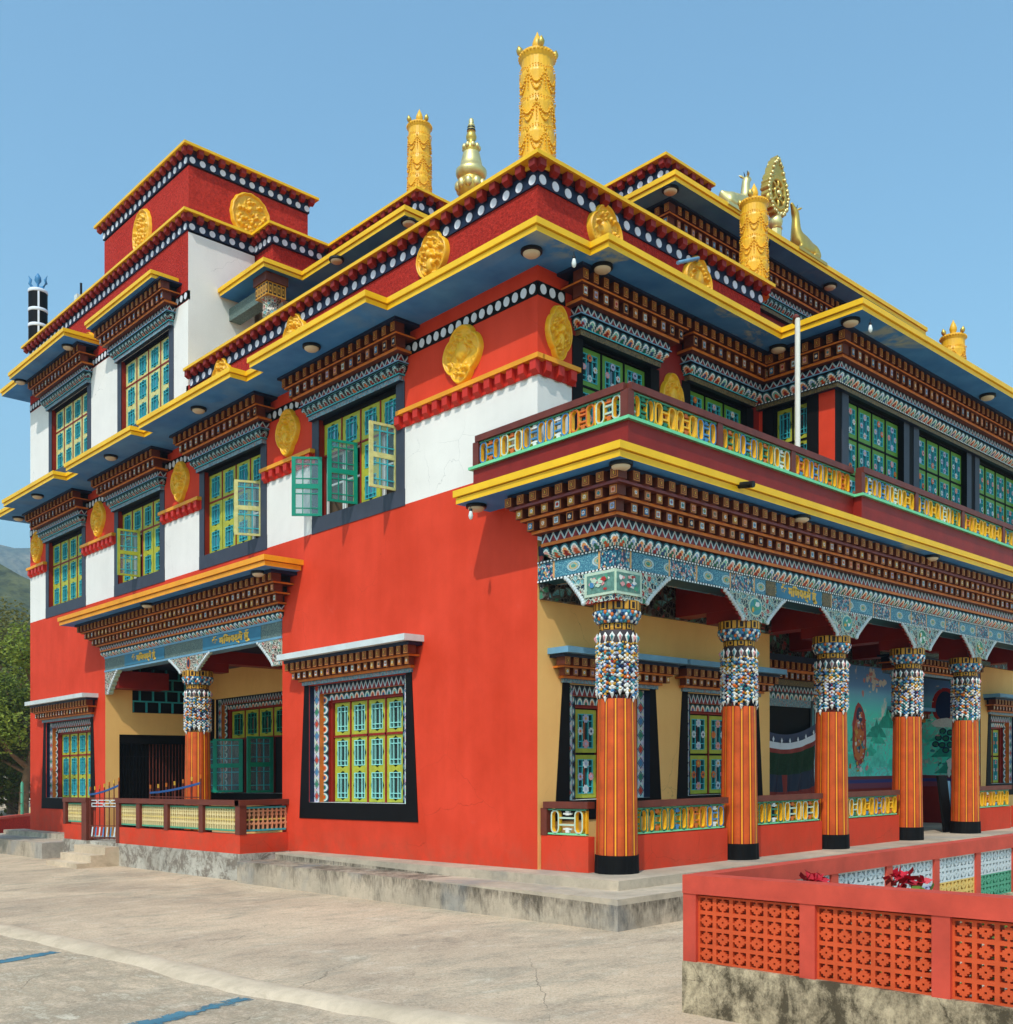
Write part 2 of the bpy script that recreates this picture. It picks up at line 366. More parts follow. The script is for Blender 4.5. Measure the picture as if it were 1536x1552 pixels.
# ------------------------------------------------------------------ mesh builder
class MB:
    def __init__(s): s.v = []; s.f = []; s.m = []; s.uv = []; s.sm = []; s.mats = []
    def mi(s, k):
        if k not in s.mats: s.mats.append(k)
        return s.mats.index(k)
    def face(s, pts, mat, uv=None, smooth=False):
        n = len(s.v); s.v.extend([tuple(p) for p in pts]); s.f.append(tuple(range(n, n+len(pts))))
        s.m.append(s.mi(mat)); s.uv.append(uv or [(0, 0)]*len(pts)); s.sm.append(smooth)
    def grid(s, rows, mat, closed=False, smooth=True, matf=None, flip=False):
        """rows: list of equal-length point lists"""
        n0 = len(s.v); nr = len(rows); nc = len(rows[0])
        for r in rows: s.v.extend([tuple(p) for p in r])
        for i in range(nr-1):
            for j in range(nc if closed else nc-1):
                a, b = n0+i*nc+j, n0+i*nc+(j+1) % nc; c, d = b+nc, a+nc
                s.f.append((a, d, c, b) if flip else (a, b, c, d)); s.m.append(s.mi(matf(i, j) if matf else mat)); s.sm.append(smooth)
                u0, u1 = j/nc, (j+1)/nc; v0, v1 = i/(nr-1), (i+1)/(nr-1)
                q = [(u0, v0), (u1, v0), (u1, v1), (u0, v1)]
                s.uv.append([q[0], q[3], q[2], q[1]] if flip else q)
    def box(s, x0, x1, y0, y1, z0, z1, mat, T=None, skip='', mt=None, mb=None):
        if x0 > x1: x0, x1 = x1, x0
        if y0 > y1: y0, y1 = y1, y0
        p = lambda a, b, c: T(a, b, c) if T else (a, b, c)
        if '-y' not in skip: s.face([p(x0, y0, z0), p(x1, y0, z0), p(x1, y0, z1), p(x0, y0, z1)], mat, [(x0, 0), (x1, 0), (x1, 1), (x0, 1)])
        if '+y' not in skip: s.face([p(x1, y1, z0), p(x0, y1, z0), p(x0, y1, z1), p(x1, y1, z1)], mat, [(x1, 0), (x0, 0), (x0, 1), (x1, 1)])
        if '-x' not in skip: s.face([p(x0, y1, z0), p(x0, y0, z0), p(x0, y0, z1), p(x0, y1, z1)], mat, [(y1, 0), (y0, 0), (y0, 1), (y1, 1)])
        if '+x' not in skip: s.face([p(x1, y0, z0), p(x1, y1, z0), p(x1, y1, z1), p(x1, y0, z1)], mat, [(y0, 0), (y1, 0), (y1, 1), (y0, 1)])
        if '+z' not in skip: s.face([p(x0, y0, z1), p(x1, y0, z1), p(x1, y1, z1), p(x0, y1, z1)], mt or mat, [(x0, y0), (x1, y0), (x1, y1), (x0, y1)])
        if '-z' not in skip: s.face([p(x0, y1, z0), p(x1, y1, z0), p(x1, y0, z0), p(x0, y0, z0)], mb or mat, [(x0, y1), (x1, y1), (x1, y0), (x0, y0)])
    def disc(s, T, u, z, w, r, mat, n=14, th=.012, rz=None):
        rz = rz or r
        ring = [(u+r*cos(2*pi*i/n), z+rz*sin(2*pi*i/n)) for i in range(n)]
        s.face([T(a, w+th, b) for a, b in ring], mat)
        for i in range(n):
            a, b = ring[i], ring[(i+1) % n]
            s.face([T(a[0], w, a[1]), T(b[0], w, b[1]), T(b[0], w+th, b[1]), T(a[0], w+th, a[1])], mat)
    def sphere(s, c, r, mat, n=8, m=5, sc=(1, 1, 1)):
        rows = []
        for i in range(m+1):
            t = pi*i/m; rr = max(sin(t), .02)
            rows.append([(c[0]+r*sc[0]*rr*cos(2*pi*j/n), c[1]+r*sc[1]*rr*sin(2*pi*j/n), c[2]-r*sc[2]*cos(t)) for j in range(n)])
        s.grid(rows, mat, True)
    def lathe(s, prof, mat, n=24, c=(0, 0, 0), smooth=True, matf=None, caps=True):
        rows = [[(c[0]+r*cos(2*pi*j/n), c[1]+r*sin(2*pi*j/n), c[2]+z) for j in range(n)] for r, z in prof]
        s.grid(rows, mat, True, smooth, matf)
        if caps:
            s.face(rows[-1], matf(len(prof)-2, 0) if matf else mat); s.face(rows[0][::-1], matf(0, 0) if matf else mat)
    def tube(s, pts, r, mat, n=8, caps=True):
        pts = [Vector(p) for p in pts]; rows = []
        rr = r if isinstance(r, (list, tuple)) else [r]*len(pts)
        for i, p in enumerate(pts):
            d = (pts[min(i+1, len(pts)-1)]-pts[max(i-1, 0)]).normalized()
            a = d.cross(Vector((0, 0, 1)) if abs(d.z) < .9 else Vector((1, 0, 0))).normalized(); b = d.cross(a)
            rows.append([p+(a*cos(2*pi*j/n)+b*sin(2*pi*j/n))*rr[i] for j in range(n)])
        s.grid(rows, mat, True, True)
        if caps: s.face(rows[0][::-1], mat); s.face(rows[-1], mat)
    def prism(s, poly, z0, z1, mside, mtop, mbot, T=None):
        """vertical prism over an xy polygon"""
        p = lambda a, b, c: T(a, b, c) if T else (a, b, c)
        n = len(poly)
        for i in range(n):
            a, b = poly[i], poly[(i+1) % n]; L = sqrt((a[0]-b[0])**2+(a[1]-b[1])**2)
            s.face([p(*a, z0), p(*b, z0), p(*b, z1), p(*a, z1)], mside, [(0, 0), (L, 0), (L, 1), (0, 1)])
        s.face([p(*a, z1) for a in poly], mtop, [a for a in poly]); s.face([p(*a, z0) for a in poly[::-1]], mbot, [a for a in poly[::-1]])

def mesh_of(name, mb, shear=True, loc=(0, 0, 0)):
    me = bpy.data.meshes.new(name)
    vs = [(v[0]-loc[0], v[1]-loc[1], (v[2]-drop(v[1]) if shear else v[2])-loc[2]) for v in mb.v]
    me.from_pydata(vs, [], mb.f)
    for k in mb.mats: me.materials.append(M[k] if isinstance(k, str) else k)
    me.polygons.foreach_set('material_index', mb.m); me.polygons.foreach_set('use_smooth', mb.sm)
    uvl = me.uv_layers.new(name='UVMap'); flat = []
    for q in mb.uv:
        for a in q: flat += [a[0], a[1]]
    uvl.data.foreach_set('uv', flat); me.update(); return me

def tag(o, label=None, cat=None, group=None, kind=None):
    if label: o['label'] = label
    if cat: o['category'] = cat
    if group: o['group'] = group
    if kind: o['kind'] = kind
    return o
def link(name, me, parent=None, loc=None):
    o = bpy.data.objects.new(name, me); COL.objects.link(o)
    if parent is not None: o.parent = parent
    if loc is not None: o.location = loc
    return o
def empty(name, loc, label, cat, group=None):
    o = bpy.data.objects.new(name, None); COL.objects.link(o); o.location = loc; o.empty_display_size = .2
    return tag(o, label, cat, group)
def put(name, mb, parent=None, label=None, shear=True):
    """one mesh object; vertices are given in world space, the parent stands at the origin or keeps its own offset"""
    loc = (0, 0, 0); q = parent
    while q is not None: loc = tuple(a+b for a, b in zip(loc, q.location)); q = q.parent
    o = link(name, mesh_of(name, mb, shear, loc), parent)
    if label: o['label'] = label
    return o
def copy_tree(o, parent=None):
    c = o.copy(); COL.objects.link(c); c.parent = parent
    for ch in [x for x in bpy.data.objects if x.parent == o]: copy_tree(ch, c)
    return c
# facade frames: (u along the wall, w out of the wall, z)
def FL(u, w, z): return (-w, u, z)          # left facade, wall plane x = 0
def FR(u, w, z): return (u, -w, z)          # right facade, wall plane y = 0
def off(F, du=0, dw=0): return lambda u, w, z: F(u+du, w+dw, z)

def holes(mb, T, u0, u1, z0, z1, w, hs, mat, depth=.1, rev=None):
    """wall sheet with rectangular openings and their reveals"""
    us = sorted({u0, u1, *[h[0] for h in hs], *[h[1] for h in hs]}); zs = sorted({z0, z1, *[h[2] for h in hs], *[h[3] for h in hs]})
    us = [a for a in us if u0 <= a <= u1]; zs = [a for a in zs if z0 <= a <= z1]
    for i in range(len(us)-1):
        for j in range(len(zs)-1):
            cu, cz = (us[i]+us[i+1])/2, (zs[j]+zs[j+1])/2
            if any(h[0] < cu < h[1] and h[2] < cz < h[3] for h in hs): continue
            mb.face([T(us[i], w, zs[j]), T(us[i+1], w, zs[j]), T(us[i+1], w, zs[j+1]), T(us[i], w, zs[j+1])], mat,
                    [(us[i], 0), (us[i+1], 0), (us[i+1], 1), (us[i], 1)])
    for a, b, c, d in hs:
        r = rev or mat; e = w-depth
        mb.face([T(a, w, c), T(a, e, c), T(a, e, d), T(a, w, d)], r); mb.face([T(b, w, c), T(b, w, d), T(b, e, d), T(b, e, c)], r)
        mb.face([T(a, w, c), T(b, w, c), T(b, e, c), T(a, e, c)], r); mb.face([T(a, w, d), T(a, e, d), T(b, e, d), T(b, w, d)], r)

# ------------------------------------------------------------------ camera, light, sky
CAM = (-11.5279, -11.3920, 1.6945)
cd = bpy.data.cameras.new('camera'); cam = bpy.data.objects.new('camera', cd); COL.objects.link(cam); SC.camera = cam
cam.location = CAM; cam.rotation_euler = (pi/2, 0, math.atan2(-.69017, .72365))
cd.sensor_fit = 'HORIZONTAL'; cd.sensor_width = 36; cd.lens = 36*1587/1536; cd.shift_y = 376/1536; cd.clip_end = 6000; cd.clip_start = .1
SUN = Vector((-1, -.50, 1.38)).normalized()
ld = bpy.data.lights.new('sun', 'SUN'); lo = bpy.data.objects.new('sun', ld); COL.objects.link(lo)
ld.energy = 2.25; ld.angle = radians(.6); ld.color = (1, .95, .87); lo.rotation_euler = (-SUN).to_track_quat('-Z', 'Y').to_euler(); lo.location = (-20, -20, 30)
W = bpy.data.worlds.new('World'); SC.world = W; W.use_nodes = True
sk = W.node_tree.nodes.new('ShaderNodeTexSky'); sk.sky_type = 'NISHITA'; sk.sun_disc = False
sk.sun_elevation = math.asin(SUN.z); sk.sun_rotation = math.atan2(SUN.x, SUN.y)
sk.air_density = 1.4; sk.dust_density = 1.6; sk.ozone_density = 1.0; sk.altitude = 200
bg = W.node_tree.nodes['Background']; bg.inputs[1].default_value = .15
tn = W.node_tree.nodes.new('ShaderNodeMix'); tn.data_type = 'RGBA'; tn.blend_type = 'MULTIPLY'; tn.inputs[0].default_value = 1; tn.inputs[7].default_value = (.72, 1.0, 1.01, 1)
W.node_tree.links.new(sk.outputs[0], tn.inputs[6]); W.node_tree.links.new(tn.outputs[2], bg.inputs[0])
SC.view_settings.view_transform = 'Standard'; SC.view_settings.look = 'None'; SC.view_settings.exposure = .55; SC.view_settings.gamma = 1
SC.render.engine = 'CYCLES'
cy = SC.cycles; cy.use_denoising = True; cy.max_bounces = 8; cy.diffuse_bounces = 5; cy.glossy_bounces = 3; cy.transmission_bounces = 4; cy.transparent_max_bounces = 8; cy.volume_bounces = 0
cy.caustics_reflective = False; cy.caustics_refractive = False
# ------------------------------------------------------------------ building components
ZS = 9.36        # soffit of the main eave
TEMPLE = empty('temple', (0, 0, 0), 'large red and white painted temple with yellow eaves, golden medallions and carved porch columns', 'temple')

def poly_off(poly, d):
    n = len(poly); A = sum(poly[i][0]*poly[(i+1) % n][1]-poly[(i+1) % n][0]*poly[i][1] for i in range(n))
    sg = 1 if A > 0 else -1; out = []
    for i in range(n):
        p0, p1, p2 = poly[i-1], poly[i], poly[(i+1) % n]
        def nrm(a, b):
            L = sqrt((b[0]-a[0])**2+(b[1]-a[1])**2); return ((b[1]-a[1])/L*sg, -(b[0]-a[0])/L*sg)
        n1, n2 = nrm(p0, p1), nrm(p1, p2); k = 1+n1[0]*n2[0]+n1[1]*n2[1]
        out.append((p1[0]+d*(n1[0]+n2[0])/k, p1[1]+d*(n1[1]+n2[1])/k))
    return out
def eave(name, poly, z, parent=TEMPLE, h=.19, trim='yellow', under='soffit'):
    mb = MB()
    mb.prism(poly_off(poly, -.035), z, z+h*.44, trim, trim, under)
    mb.prism(poly_off(poly, -.055), z+h*.44+.001, z+h*.5, 'maroon', 'maroon', 'maroon')
    mb.prism(poly, z+h*.5+.001, z+h, trim, 'maroon', trim)
    return put(name, mb, parent)

def dentil(mb, side, c, w0, d0, d1, z0, z1, wd, style, x0, y0):
    """one painted block; side L (facing -x, centre c along y) or R (facing -y, centre c along x)"""
    if side == 'L':
        mb.box(x0-d1, x0-d0, c-wd/2, c+wd/2, z0, z1, 'brown'); T = lambda u, w, z: (x0-d1-w, c+u, z)
    else:
        mb.box(c-wd/2, c+wd/2, y0-d1, y0-d0, z0, z1, 'brown'); T = lambda u, w, z: (c+u, y0-d1-w, z)
    h = z1-z0; zc = (z0+z1)/2
    def q(a, b, w, mat): mb.face([T(-a, w, zc-b), T(a, w, zc-b), T(a, w, zc+b), T(-a, w, zc+b)], mat)
    if style == 'sq':
        q(wd*.45, h*.46, .003, 'ambw'); q(wd*.35, h*.37, .006, 'brown'); q(wd*.26, h*.29, .009, 'ambw'); q(wd*.17, h*.2, .012, 'brown'); q(wd*.06, h*.14, .015, 'goldflat')
    else:
        k0 = random.choice(['p_white', 'p_peach', 'ambw', 'navy', 'b_blue', 'p_lilac']) if style == 'fl' else random.choice(['p_white', 'ambw', 'b_gold', 'p_peach'])
        q(wd*.44, h*.45, .003, 'ambw'); q(wd*.34, h*.36, .005, 'brown'); q(wd*.28, h*.31, .007, k0)
        k = random.choice(['b_red', 'b_blue', 'b_orange', 'b_green']) if k0 in ('p_white', 'p_peach', 'p_lilac') else 'b_white'; r = min(wd, h)*.25
        pts = [(r*(1 if i % 2 else .62)*cos(pi*i/6+.26), r*(1 if i % 2 else .62)*sin(pi*i/6+.26)) for i in range(12)]
        mb.face([T(a, .009, zc+b) for a, b in pts], k); q(r*.32, r*.32, .012, random.choice(['b_red', 'b_gold', 'b_blue']))

def cornice(mb, rect, rows, ex=(1, 1, 1, 1), faces='LR'):
    x0, x1, y0, y1 = rect
    R = lambda d: (x0-d*ex[0], x1+d*ex[1], y0-d*ex[2], y1+d*ex[3])
    for r in rows:
        t = r[0]
        if t == 'b':
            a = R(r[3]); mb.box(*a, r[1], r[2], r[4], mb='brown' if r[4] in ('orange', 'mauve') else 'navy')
        elif t == 'r':
            _, z0, z1, d0, d1, mat = r; n = 5; rings = []
            for i in range(n+1):
                v = i/n; d = d0+(d1-d0)*v+.045*sin(pi*v)
                rings.append((z0+(z1-z0)*v, R(d), v))
            for i in range(n):
                za, a, va = rings[i]; zb, b, vb = rings[i+1]
                def qd(p, q, L0, L1):
                    mb.face([(*p[0], za), (*p[1], za), (*q[1], zb), (*q[0], zb)], mat, [(L0, va), (L1, va), (L1, vb), (L0, vb)], True)
                qd(((a[0], a[2]), (a[1], a[2])), ((b[0], b[2]), (b[1], b[2])), a[0], a[1])
                qd(((a[0], a[3]), (a[0], a[2])), ((b[0], b[3]), (b[0], b[2])), a[3], a[2])
                qd(((a[1], a[3]), (a[0], a[3])), ((b[1], b[3]), (b[0], b[3])), a[1], a[0])
                qd(((a[1], a[2]), (a[1], a[3])), ((b[1], b[2]), (b[1], b[3])), a[2], a[3])
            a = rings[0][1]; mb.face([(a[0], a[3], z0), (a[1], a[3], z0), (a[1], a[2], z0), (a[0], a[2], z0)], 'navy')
        elif t == 'd':
            _, z0, z1, d, db, pitch, wd, style, back = r
            mb.box(*R(db), z0, z1, back)
            e = d-.02
            if 'L' in faces:
                ya, yb = y0-e*ex[2], y1+e*ex[3]; n = max(1, round((yb-ya-wd)/pitch)); st = (yb-ya-wd)/n
                for i in range(n+1): dentil(mb, 'L', ya+wd/2+i*st, 0, db, d, z0, z1, wd, style, x0, y0)
            if 'R' in faces:
                xa, xb = x0-e*ex[0], x1+e*ex[1]; n = max(1, round((xb-xa-wd)/pitch)); st = (xb-xa-wd)/n
                for i in range(n+1):
                    if i == 0 and 'L' in faces: continue
                    dentil(mb, 'R', xa+wd/2+i*st, 0, db, d, z0, z1, wd, style, x0, y0)

def hood_rows(zt, k=1.0, petal='petald', lint='lintel'):
    f = lambda a: zt-a*k
    return [('b', f(.045), f(.0), .55, 'navy'), ('d', f(.205), f(.045), .49, .28, .245, .125, 'sq', 'gap'), ('b', f(.235), f(.205), .45, 'orange'),
            ('d', f(.405), f(.235), .39, .18, .245, .125, 'fl', 'gap'), ('b', f(.455), f(.405), .335, 'orange'), ('b', f(.585), f(.46), .22, 'zig'),
            ('b', f(.605), f(.585), .245, 'slate'), ('r', f(.76), f(.605), .12, .2, petal), ('b', f(.78), f(.76), .14, 'teal'), ('b', f(.87), f(.78), .11, lint)]

def lattice(mb, T, u0, u1, z0, z1, w, bar, gl, panel, flowers=False):
    W_, H_ = u1-u0, z1-z0; b = min(.0155, W_*.05)
    mb.face([T(u0, w-.025, z0), T(u1, w-.025, z0), T(u1, w-.025, z1), T(u0, w-.025, z1)], gl)
    def bx(a, c, d, e, m=bar, t=.012): mb.box(a, c, w-.022, w+t, d, e, m, T, skip='-y')
    bx(u0, u0+b, z0, z1); bx(u1-b, u1, z0, z1); bx(u0+b, u1-b, z0, z0+b); bx(u0+b, u1-b, z1-b, z1)
    for f in (.3, .7): bx(u0+W_*f-b/2, u0+W_*f+b/2, z0+b, z1-b, t=.009)
    for f in (.2, .8): bx(u0+b, u1-b, z0+H_*f-b/2, z0+H_*f+b/2, t=.006)
    um, zm = (u0+u1)/2, (z0+z1)/2
    if flowers:
        for (du, dz, rr) in ((0, .37, .135), (0, -.37, .135), (.36, .0, .12), (-.36, .0, .12)):
            k = random.choice(['p_white', 'p_white', 'b_pink', 'b_orange', 'p_lilac']); r = rr*min(W_*1.5, H_)*1.05
            c = (um+du*W_, zm+dz*H_)
            pts = [(c[0]+r*(1.05 if i % 2 else .8)*cos(pi*i/8), c[1]+r*(1.05 if i % 2 else .8)*sin(pi*i/8)) for i in range(16)]
            mb.face([T(a, w+.016, z) for a, z in pts], k); mb.face([T(c[0]+a*r*.42, w+.02, c[1]+z*r*.42) for a, z in ((0, -1), (1, 0), (0, 1), (-1, 0))], random.choice(['b_teal', 'b_navy', 'b_gold', 'b_orange', 'p_lilac']))
    else:   # ogee cusps cut into the board
        h = min(.05, H_*.09); a = W_*.22
        for sgn, ze in ((1, z1), (-1, z0)):
            mb.face([T(um-a, w+.004, ze), T(um+a, w+.004, ze), T(um+a*.5, w+.004, ze+sgn*h*.55), T(um, w+.004, ze+sgn*h), T(um-a*.5, w+.004, ze+sgn*h*.55)], gl)
        for sgn, ue in ((1, u1), (-1, u0)):
            mb.face([T(ue, w+.004, zm-H_*.18), T(ue, w+.004, zm+H_*.18), T(ue+sgn*h*.5, w+.004, zm+H_*.07), T(ue+sgn*h*.8, w+.004, zm), T(ue+sgn*h*.5, w+.004, zm-H_*.07)], gl)
def sash(T, u0, u1, z0, z1, w, n, board, bar, gl, parent, label=None, flowers=False, back=None, edge=None, name='sash', mx=.2, mz=.13):
    """a sash: board with n lattice lights one above the other"""
    mb = MB(); W_ = u1-u0; H_ = (z1-z0)/n; hs = []
    for i in range(n):
        a, b = z0+H_*i+H_*mz, z0+H_*(i+1)-H_*mz
        hs.append((u0+W_*mx, u1-W_*mx, a, b))
    holes(mb, T, u0, u1, z0, z1, w, hs, board, .03)
    if back:
        holes(mb, T, u0, u1, z0, z1, w-.035, hs, back, .0)
    e = edge or board
    for a, b in ((u0, u0), (u1, u1)): mb.face([T(a, w-.035, z0), T(a, w, z0), T(a, w, z1), T(a, w-.035, z1)], e)
    for c in (z0, z1): mb.face([T(u0, w-.035, c), T(u1, w-.035, c), T(u1, w, c), T(u0, w, c)], e)
    for h in hs:
        if gl: lattice(mb, T, h[0], h[1], h[2], h[3], w-.004, bar, gl, board, flowers)
        else:       # an open casement: bars only
            b = .02; H = h[3]-h[2]; Wd = h[1]-h[0]
            mb.face([T(h[0], w-.018, h[2]), T(h[1], w-.018, h[2]), T(h[1], w-.018, h[3]), T(h[0], w-.018, h[3])], 'cglass')
            for f in (.32, .68): mb.box(h[0]+Wd*f-b/2, h[0]+Wd*f+b/2, w-.026, w-.006, h[2], h[3], bar, T)
            for f in (.22, .8): mb.box(h[0], h[1], w-.028, w-.004, h[2]+H*f-b/2, h[2]+H*f+b/2, bar, T)
    return put(name, mb, parent, label)
def swing(F, uh, w, ang, sgn):
    """a leaf hinged at u = uh; ang is how far it stands open, sgn the way it points when shut"""
    ca, sa = cos(radians(ang))*sgn, sin(radians(ang))
    return lambda u, ww, z: F(uh+u*ca-ww*sa*sgn, w+u*sa+ww*ca*sgn, z)

def window_upper(F, u0, u1, z0, zp0, zp1, zt, parent=TEMPLE, label=None, gl='glass', board='lime', bar='teal', cols=4, opened=(), rows=None, flowers=False, hood=True, border='charcoal', n2=2, R=False, k=1.0, ha=.14, hb=.14):
    """black-bordered window with a row of small lights over tall casements, painted cornice on top"""
    mb = MB(); bw = .25; a, b = u0+bw, u1-bw; rv = .14
    ztop = zt-.87*k
    mb.box(u0, u1, 0, .016, z0, zp0, border, F, skip='-y'); mb.box(u0+.01, a, 0, .016, zp0, ztop, border, F, skip='-y'); mb.box(b, u1-.01, 0, .016, zp0, ztop, border, F, skip='-y')
    for p, q in ((a, a), (b, b)): mb.face([F(p, .016, zp0), F(p, -rv, zp0), F(p, -rv, ztop), F(p, .016, ztop)], 'maroon' if not R else 'black')
    mb.face([F(a, .016, zp0), F(b, .016, zp0), F(b, -rv, zp0), F(a, -rv, zp0)], border); mb.face([F(a, .016, ztop), F(b, .016, ztop), F(b, -rv, ztop), F(a, -rv, ztop)], 'black')
    zs = zp0+(zp1-zp0)*(.66 if not rows else 1-1/rows)
    # mullions and the dark back
    cw = (b-a)/cols
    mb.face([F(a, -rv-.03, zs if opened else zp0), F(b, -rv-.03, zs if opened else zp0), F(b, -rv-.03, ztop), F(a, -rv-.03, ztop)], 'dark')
    mb.box(a, b, -rv, -rv+.055, zp1, ztop, 'black', F); mb.box(a, b, -rv, -rv+.045, zs-.018, zs+.018, 'maroon' if not R else 'black', F)
    for i in range(cols+1):
        if opened and i in (1, 3): mb.box(a+cw*i-.018, a+cw*i+.018, -rv, -rv+.045, zs, zp1, 'maroon', F)
        else: mb.box(a+cw*i-.018, a+cw*i+.018, -rv, -rv+.045, zp0, zp1, 'maroon' if not R else 'black', F)
    if opened:      # a shallow room behind the open casements, white inner frame
        mb.face([F(a, -1.4, zp0-.3), F(b, -1.4, zp0-.3), F(b, -1.4, zs+.1), F(a, -1.4, zs+.1)], 'interior')
        mb.face([F(a, -rv, zp0), F(b, -rv, zp0), F(b, -1.4, zp0-.3), F(a, -1.4, zp0-.3)], 'whitewood'); mb.face([F(a, -rv, zs), F(b, -rv, zs), F(b, -1.4, zs+.1), F(a, -1.4, zs+.1)], 'dark')
        for p in (a, b): mb.face([F(p, -rv, zp0), F(p, -1.4, zp0-.3), F(p, -1.4, zs+.1), F(p, -rv, zs)], 'interior')
        for i in range(cols):
            for j in (0, 1): mb.box(a+cw*i+.02+j*(cw-.075), a+cw*i+.055+j*(cw-.075), -rv-.06, -rv-.02, zp0, zs, 'whitewood', F)
            for zz in (zp0, (zp0+zs)/2, zs-.04): mb.box(a+cw*i+.05, a+cw*i+cw-.05, -rv-.055, -rv-.025, zz, zz+.035, 'whitewood', F)
    win = put('window', mb, parent, label)
    if rows:
        for r in range(rows):
            h = (zp1-zp0)/rows
            for i in range(cols): sash(F, a+cw*i+.018, a+cw*(i+1)-.018, zp0+h*r+.018, zp0+h*(r+1)-.018, -rv+.03, 1, board, bar, gl, win, flowers=flowers, mx=.15, mz=.13)
    else:
        for i in range(cols):
            sash(F, a+cw*i+.018, a+cw*(i+1)-.018, zs+.018, zp1, -rv+.03, 1, board, bar, gl, win)
            if i not in opened:
                sash(F, a+cw*i+.018, a+cw*(i+1)-.018, zp0+.01, zs-.018, -rv+.03, n2, board, bar, gl, win)
    if hood:
        hb_ = MB()
        if F is FL: cornice(hb_, (0.0, .3, u0+ha, u1-hb), hood_rows(zt, k), (1, 0, 1, 1), 'L')
        else: cornice(hb_, (u0+ha, u1-hb, -.0, .3), hood_rows(zt, k, 'petal', 'lintelb'), (1, 1, 1, 0), 'R')
        put('cornice', hb_, win)
    return win, (a, b, cw, zs)

def window_ground(F, u0, u1, z0, z1, parent=TEMPLE, label=None, gl='glasscurt', board='lime', bar='pale_teal', cols=4, flowers=False, rows=None, ledge='ledgewhite', ue=(.18, .18), opened=(), frame='black', bk=.34, hz=.62):
    """tapering black frame, two carved borders stepping back to the casements, ledge and two rows of blocks above"""
    mb = MB(); a, b = u0+bk, u1-bk; zb, zt = z0+.32, z1-.02
    ta, tb = ue
    P = lambda u, z: F(u, .014, z)
    mb.face([P(u0, z0), P(u1, z0), P(b, zb), P(a, zb)], frame); mb.face([P(u0, z0), P(a, zb), P(a, z1), P(u0+ta, z1)], frame); mb.face([P(u1, z0), P(u1-tb, z1), P(b, z1), P(b, zb)], frame)
    for (p, q) in (((u0, z0), (u1, z0)), ((u0, z0), (u0+ta, z1)), ((u1, z0), (u1-tb, z1))): mb.face([F(p[0], 0, p[1]), F(q[0], 0, q[1]), P(*q), P(*p)], frame)
    steps = [(0.0, -.11, .20, 'diamond', 'navy'), (.20, -.21, .17, 'petal', 'orange'), (.37, -.26, .06, 'maroon', 'maroon')]
    w_prev = .014
    for o, w, wd, mat, rv in steps:
        A, B, Zt = a+o, b-o, zt-o*.8
        for uu in (A, B): mb.face([F(uu, w_prev, zb), F(uu, w, zb), F(uu, w, Zt), F(uu, w_prev, Zt)], rv)
        mb.face([F(A, w_prev, Zt), F(B, w_prev, Zt), F(B, w, Zt), F(A, w, Zt)], rv)
        for p, q in ((A, A+wd), (B, B-wd)):
            mb.face([F(p, w, zb), F(q, w, zb), F(q, w, Zt), F(p, w, Zt)], mat, [(0, 0), (0, 1), (Zt-zb, 1), (Zt-zb, 0)])
        mb.face([F(A+wd, w, Zt-wd*.8), F(B-wd, w, Zt-wd*.8), F(B-wd, w, Zt), F(A+wd, w, Zt)], 'zig' if mat == 'diamond' else mat, [(A, 0), (B, 0), (B, 1), (A, 1)])
        w_prev = w
    A, B, Zt = a+.43, b-.43, zt-.43*.8
    mb.face([F(a, -.32, zb), F(b, -.32, zb), F(b, .014, zb), F(a, .014, zb)], 'ledgewhite')
    cw = (B-A)/cols; zs = zb+(Zt-zb)*.66
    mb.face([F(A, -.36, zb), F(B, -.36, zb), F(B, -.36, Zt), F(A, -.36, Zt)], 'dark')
    for uu in (A, B): mb.face([F(uu, -.26, zb), F(uu, -.36, zb), F(uu, -.36, Zt), F(uu, -.26, Zt)], 'maroon')
    mb.face([F(A, -.26, Zt), F(A, -.36, Zt), F(B, -.36, Zt), F(B, -.26, Zt)], 'maroon')
    for i in range(1, cols): mb.box(A+cw*i-.02, A+cw*i+.02, -.35, -.29, zb, Zt, 'maroon', F)
    if not rows: mb.box(A, B, -.35, -.29, zs-.022, zs+.022, 'maroon', F)
    win = put('window', mb, parent, label)
    if rows:
        h = (Zt-zb)/rows
        for r in range(rows):
            for i in range(cols): sash(F, A+cw*i+.02, A+cw*(i+1)-.02, zb+h*r+.02, zb+h*(r+1)-.02, -.31, 1, board, bar, gl, win, flowers=flowers, mx=.16, mz=.1)
    else:
        for i in range(cols):
            sash(F, A+cw*i+.02, A+cw*(i+1)-.02, zs+.022, Zt-.01, -.31, 1, board, bar, gl, win, mx=.17, mz=.12)
            if i not in opened: sash(F, A+cw*i+.02, A+cw*(i+1)-.02, zb+.01, zs-.022, -.31, 2, board, bar, gl, win, mx=.17, mz=.11)
    zc = z1+hz; f = lambda q: z1+hz*q
    hb = MB()
    rows_ = [('b', f(0), f(.12), .05, 'lintel'), ('b', f(.12), f(.2), .1, 'orange'), ('d', f(.2), f(.42), .2, .08, .2, .115, 'fp', 'brown'), ('b', f(.42), f(.48), .23, 'orange'),
             ('d', f(.48), f(.72), .3, .12, .2, .125, 'sq', 'navy'), ('b', f(.72), f(.82), .31, 'navy')]
    if F is FL:
        cornice(hb, (0, .2, u0+ta+.02, u1-tb-.02), rows_, (1, 0, 1, 1), 'L'); hb.box(-.44, .1, u0+ta-.34, u1-tb+.34, f(.82), f(1.0), ledge)
    else:
        cornice(hb, (u0+ta+.02, u1-tb-.02, 0, .2), rows_, (1, 1, 1, 0), 'R'); hb.box(u0+ta-.34, u1-tb+.34, -.44, .1, f(.82), f(1.0), ledge)
    put('cornice', hb, win)
    return win, (A, B, cw, zs, zb)

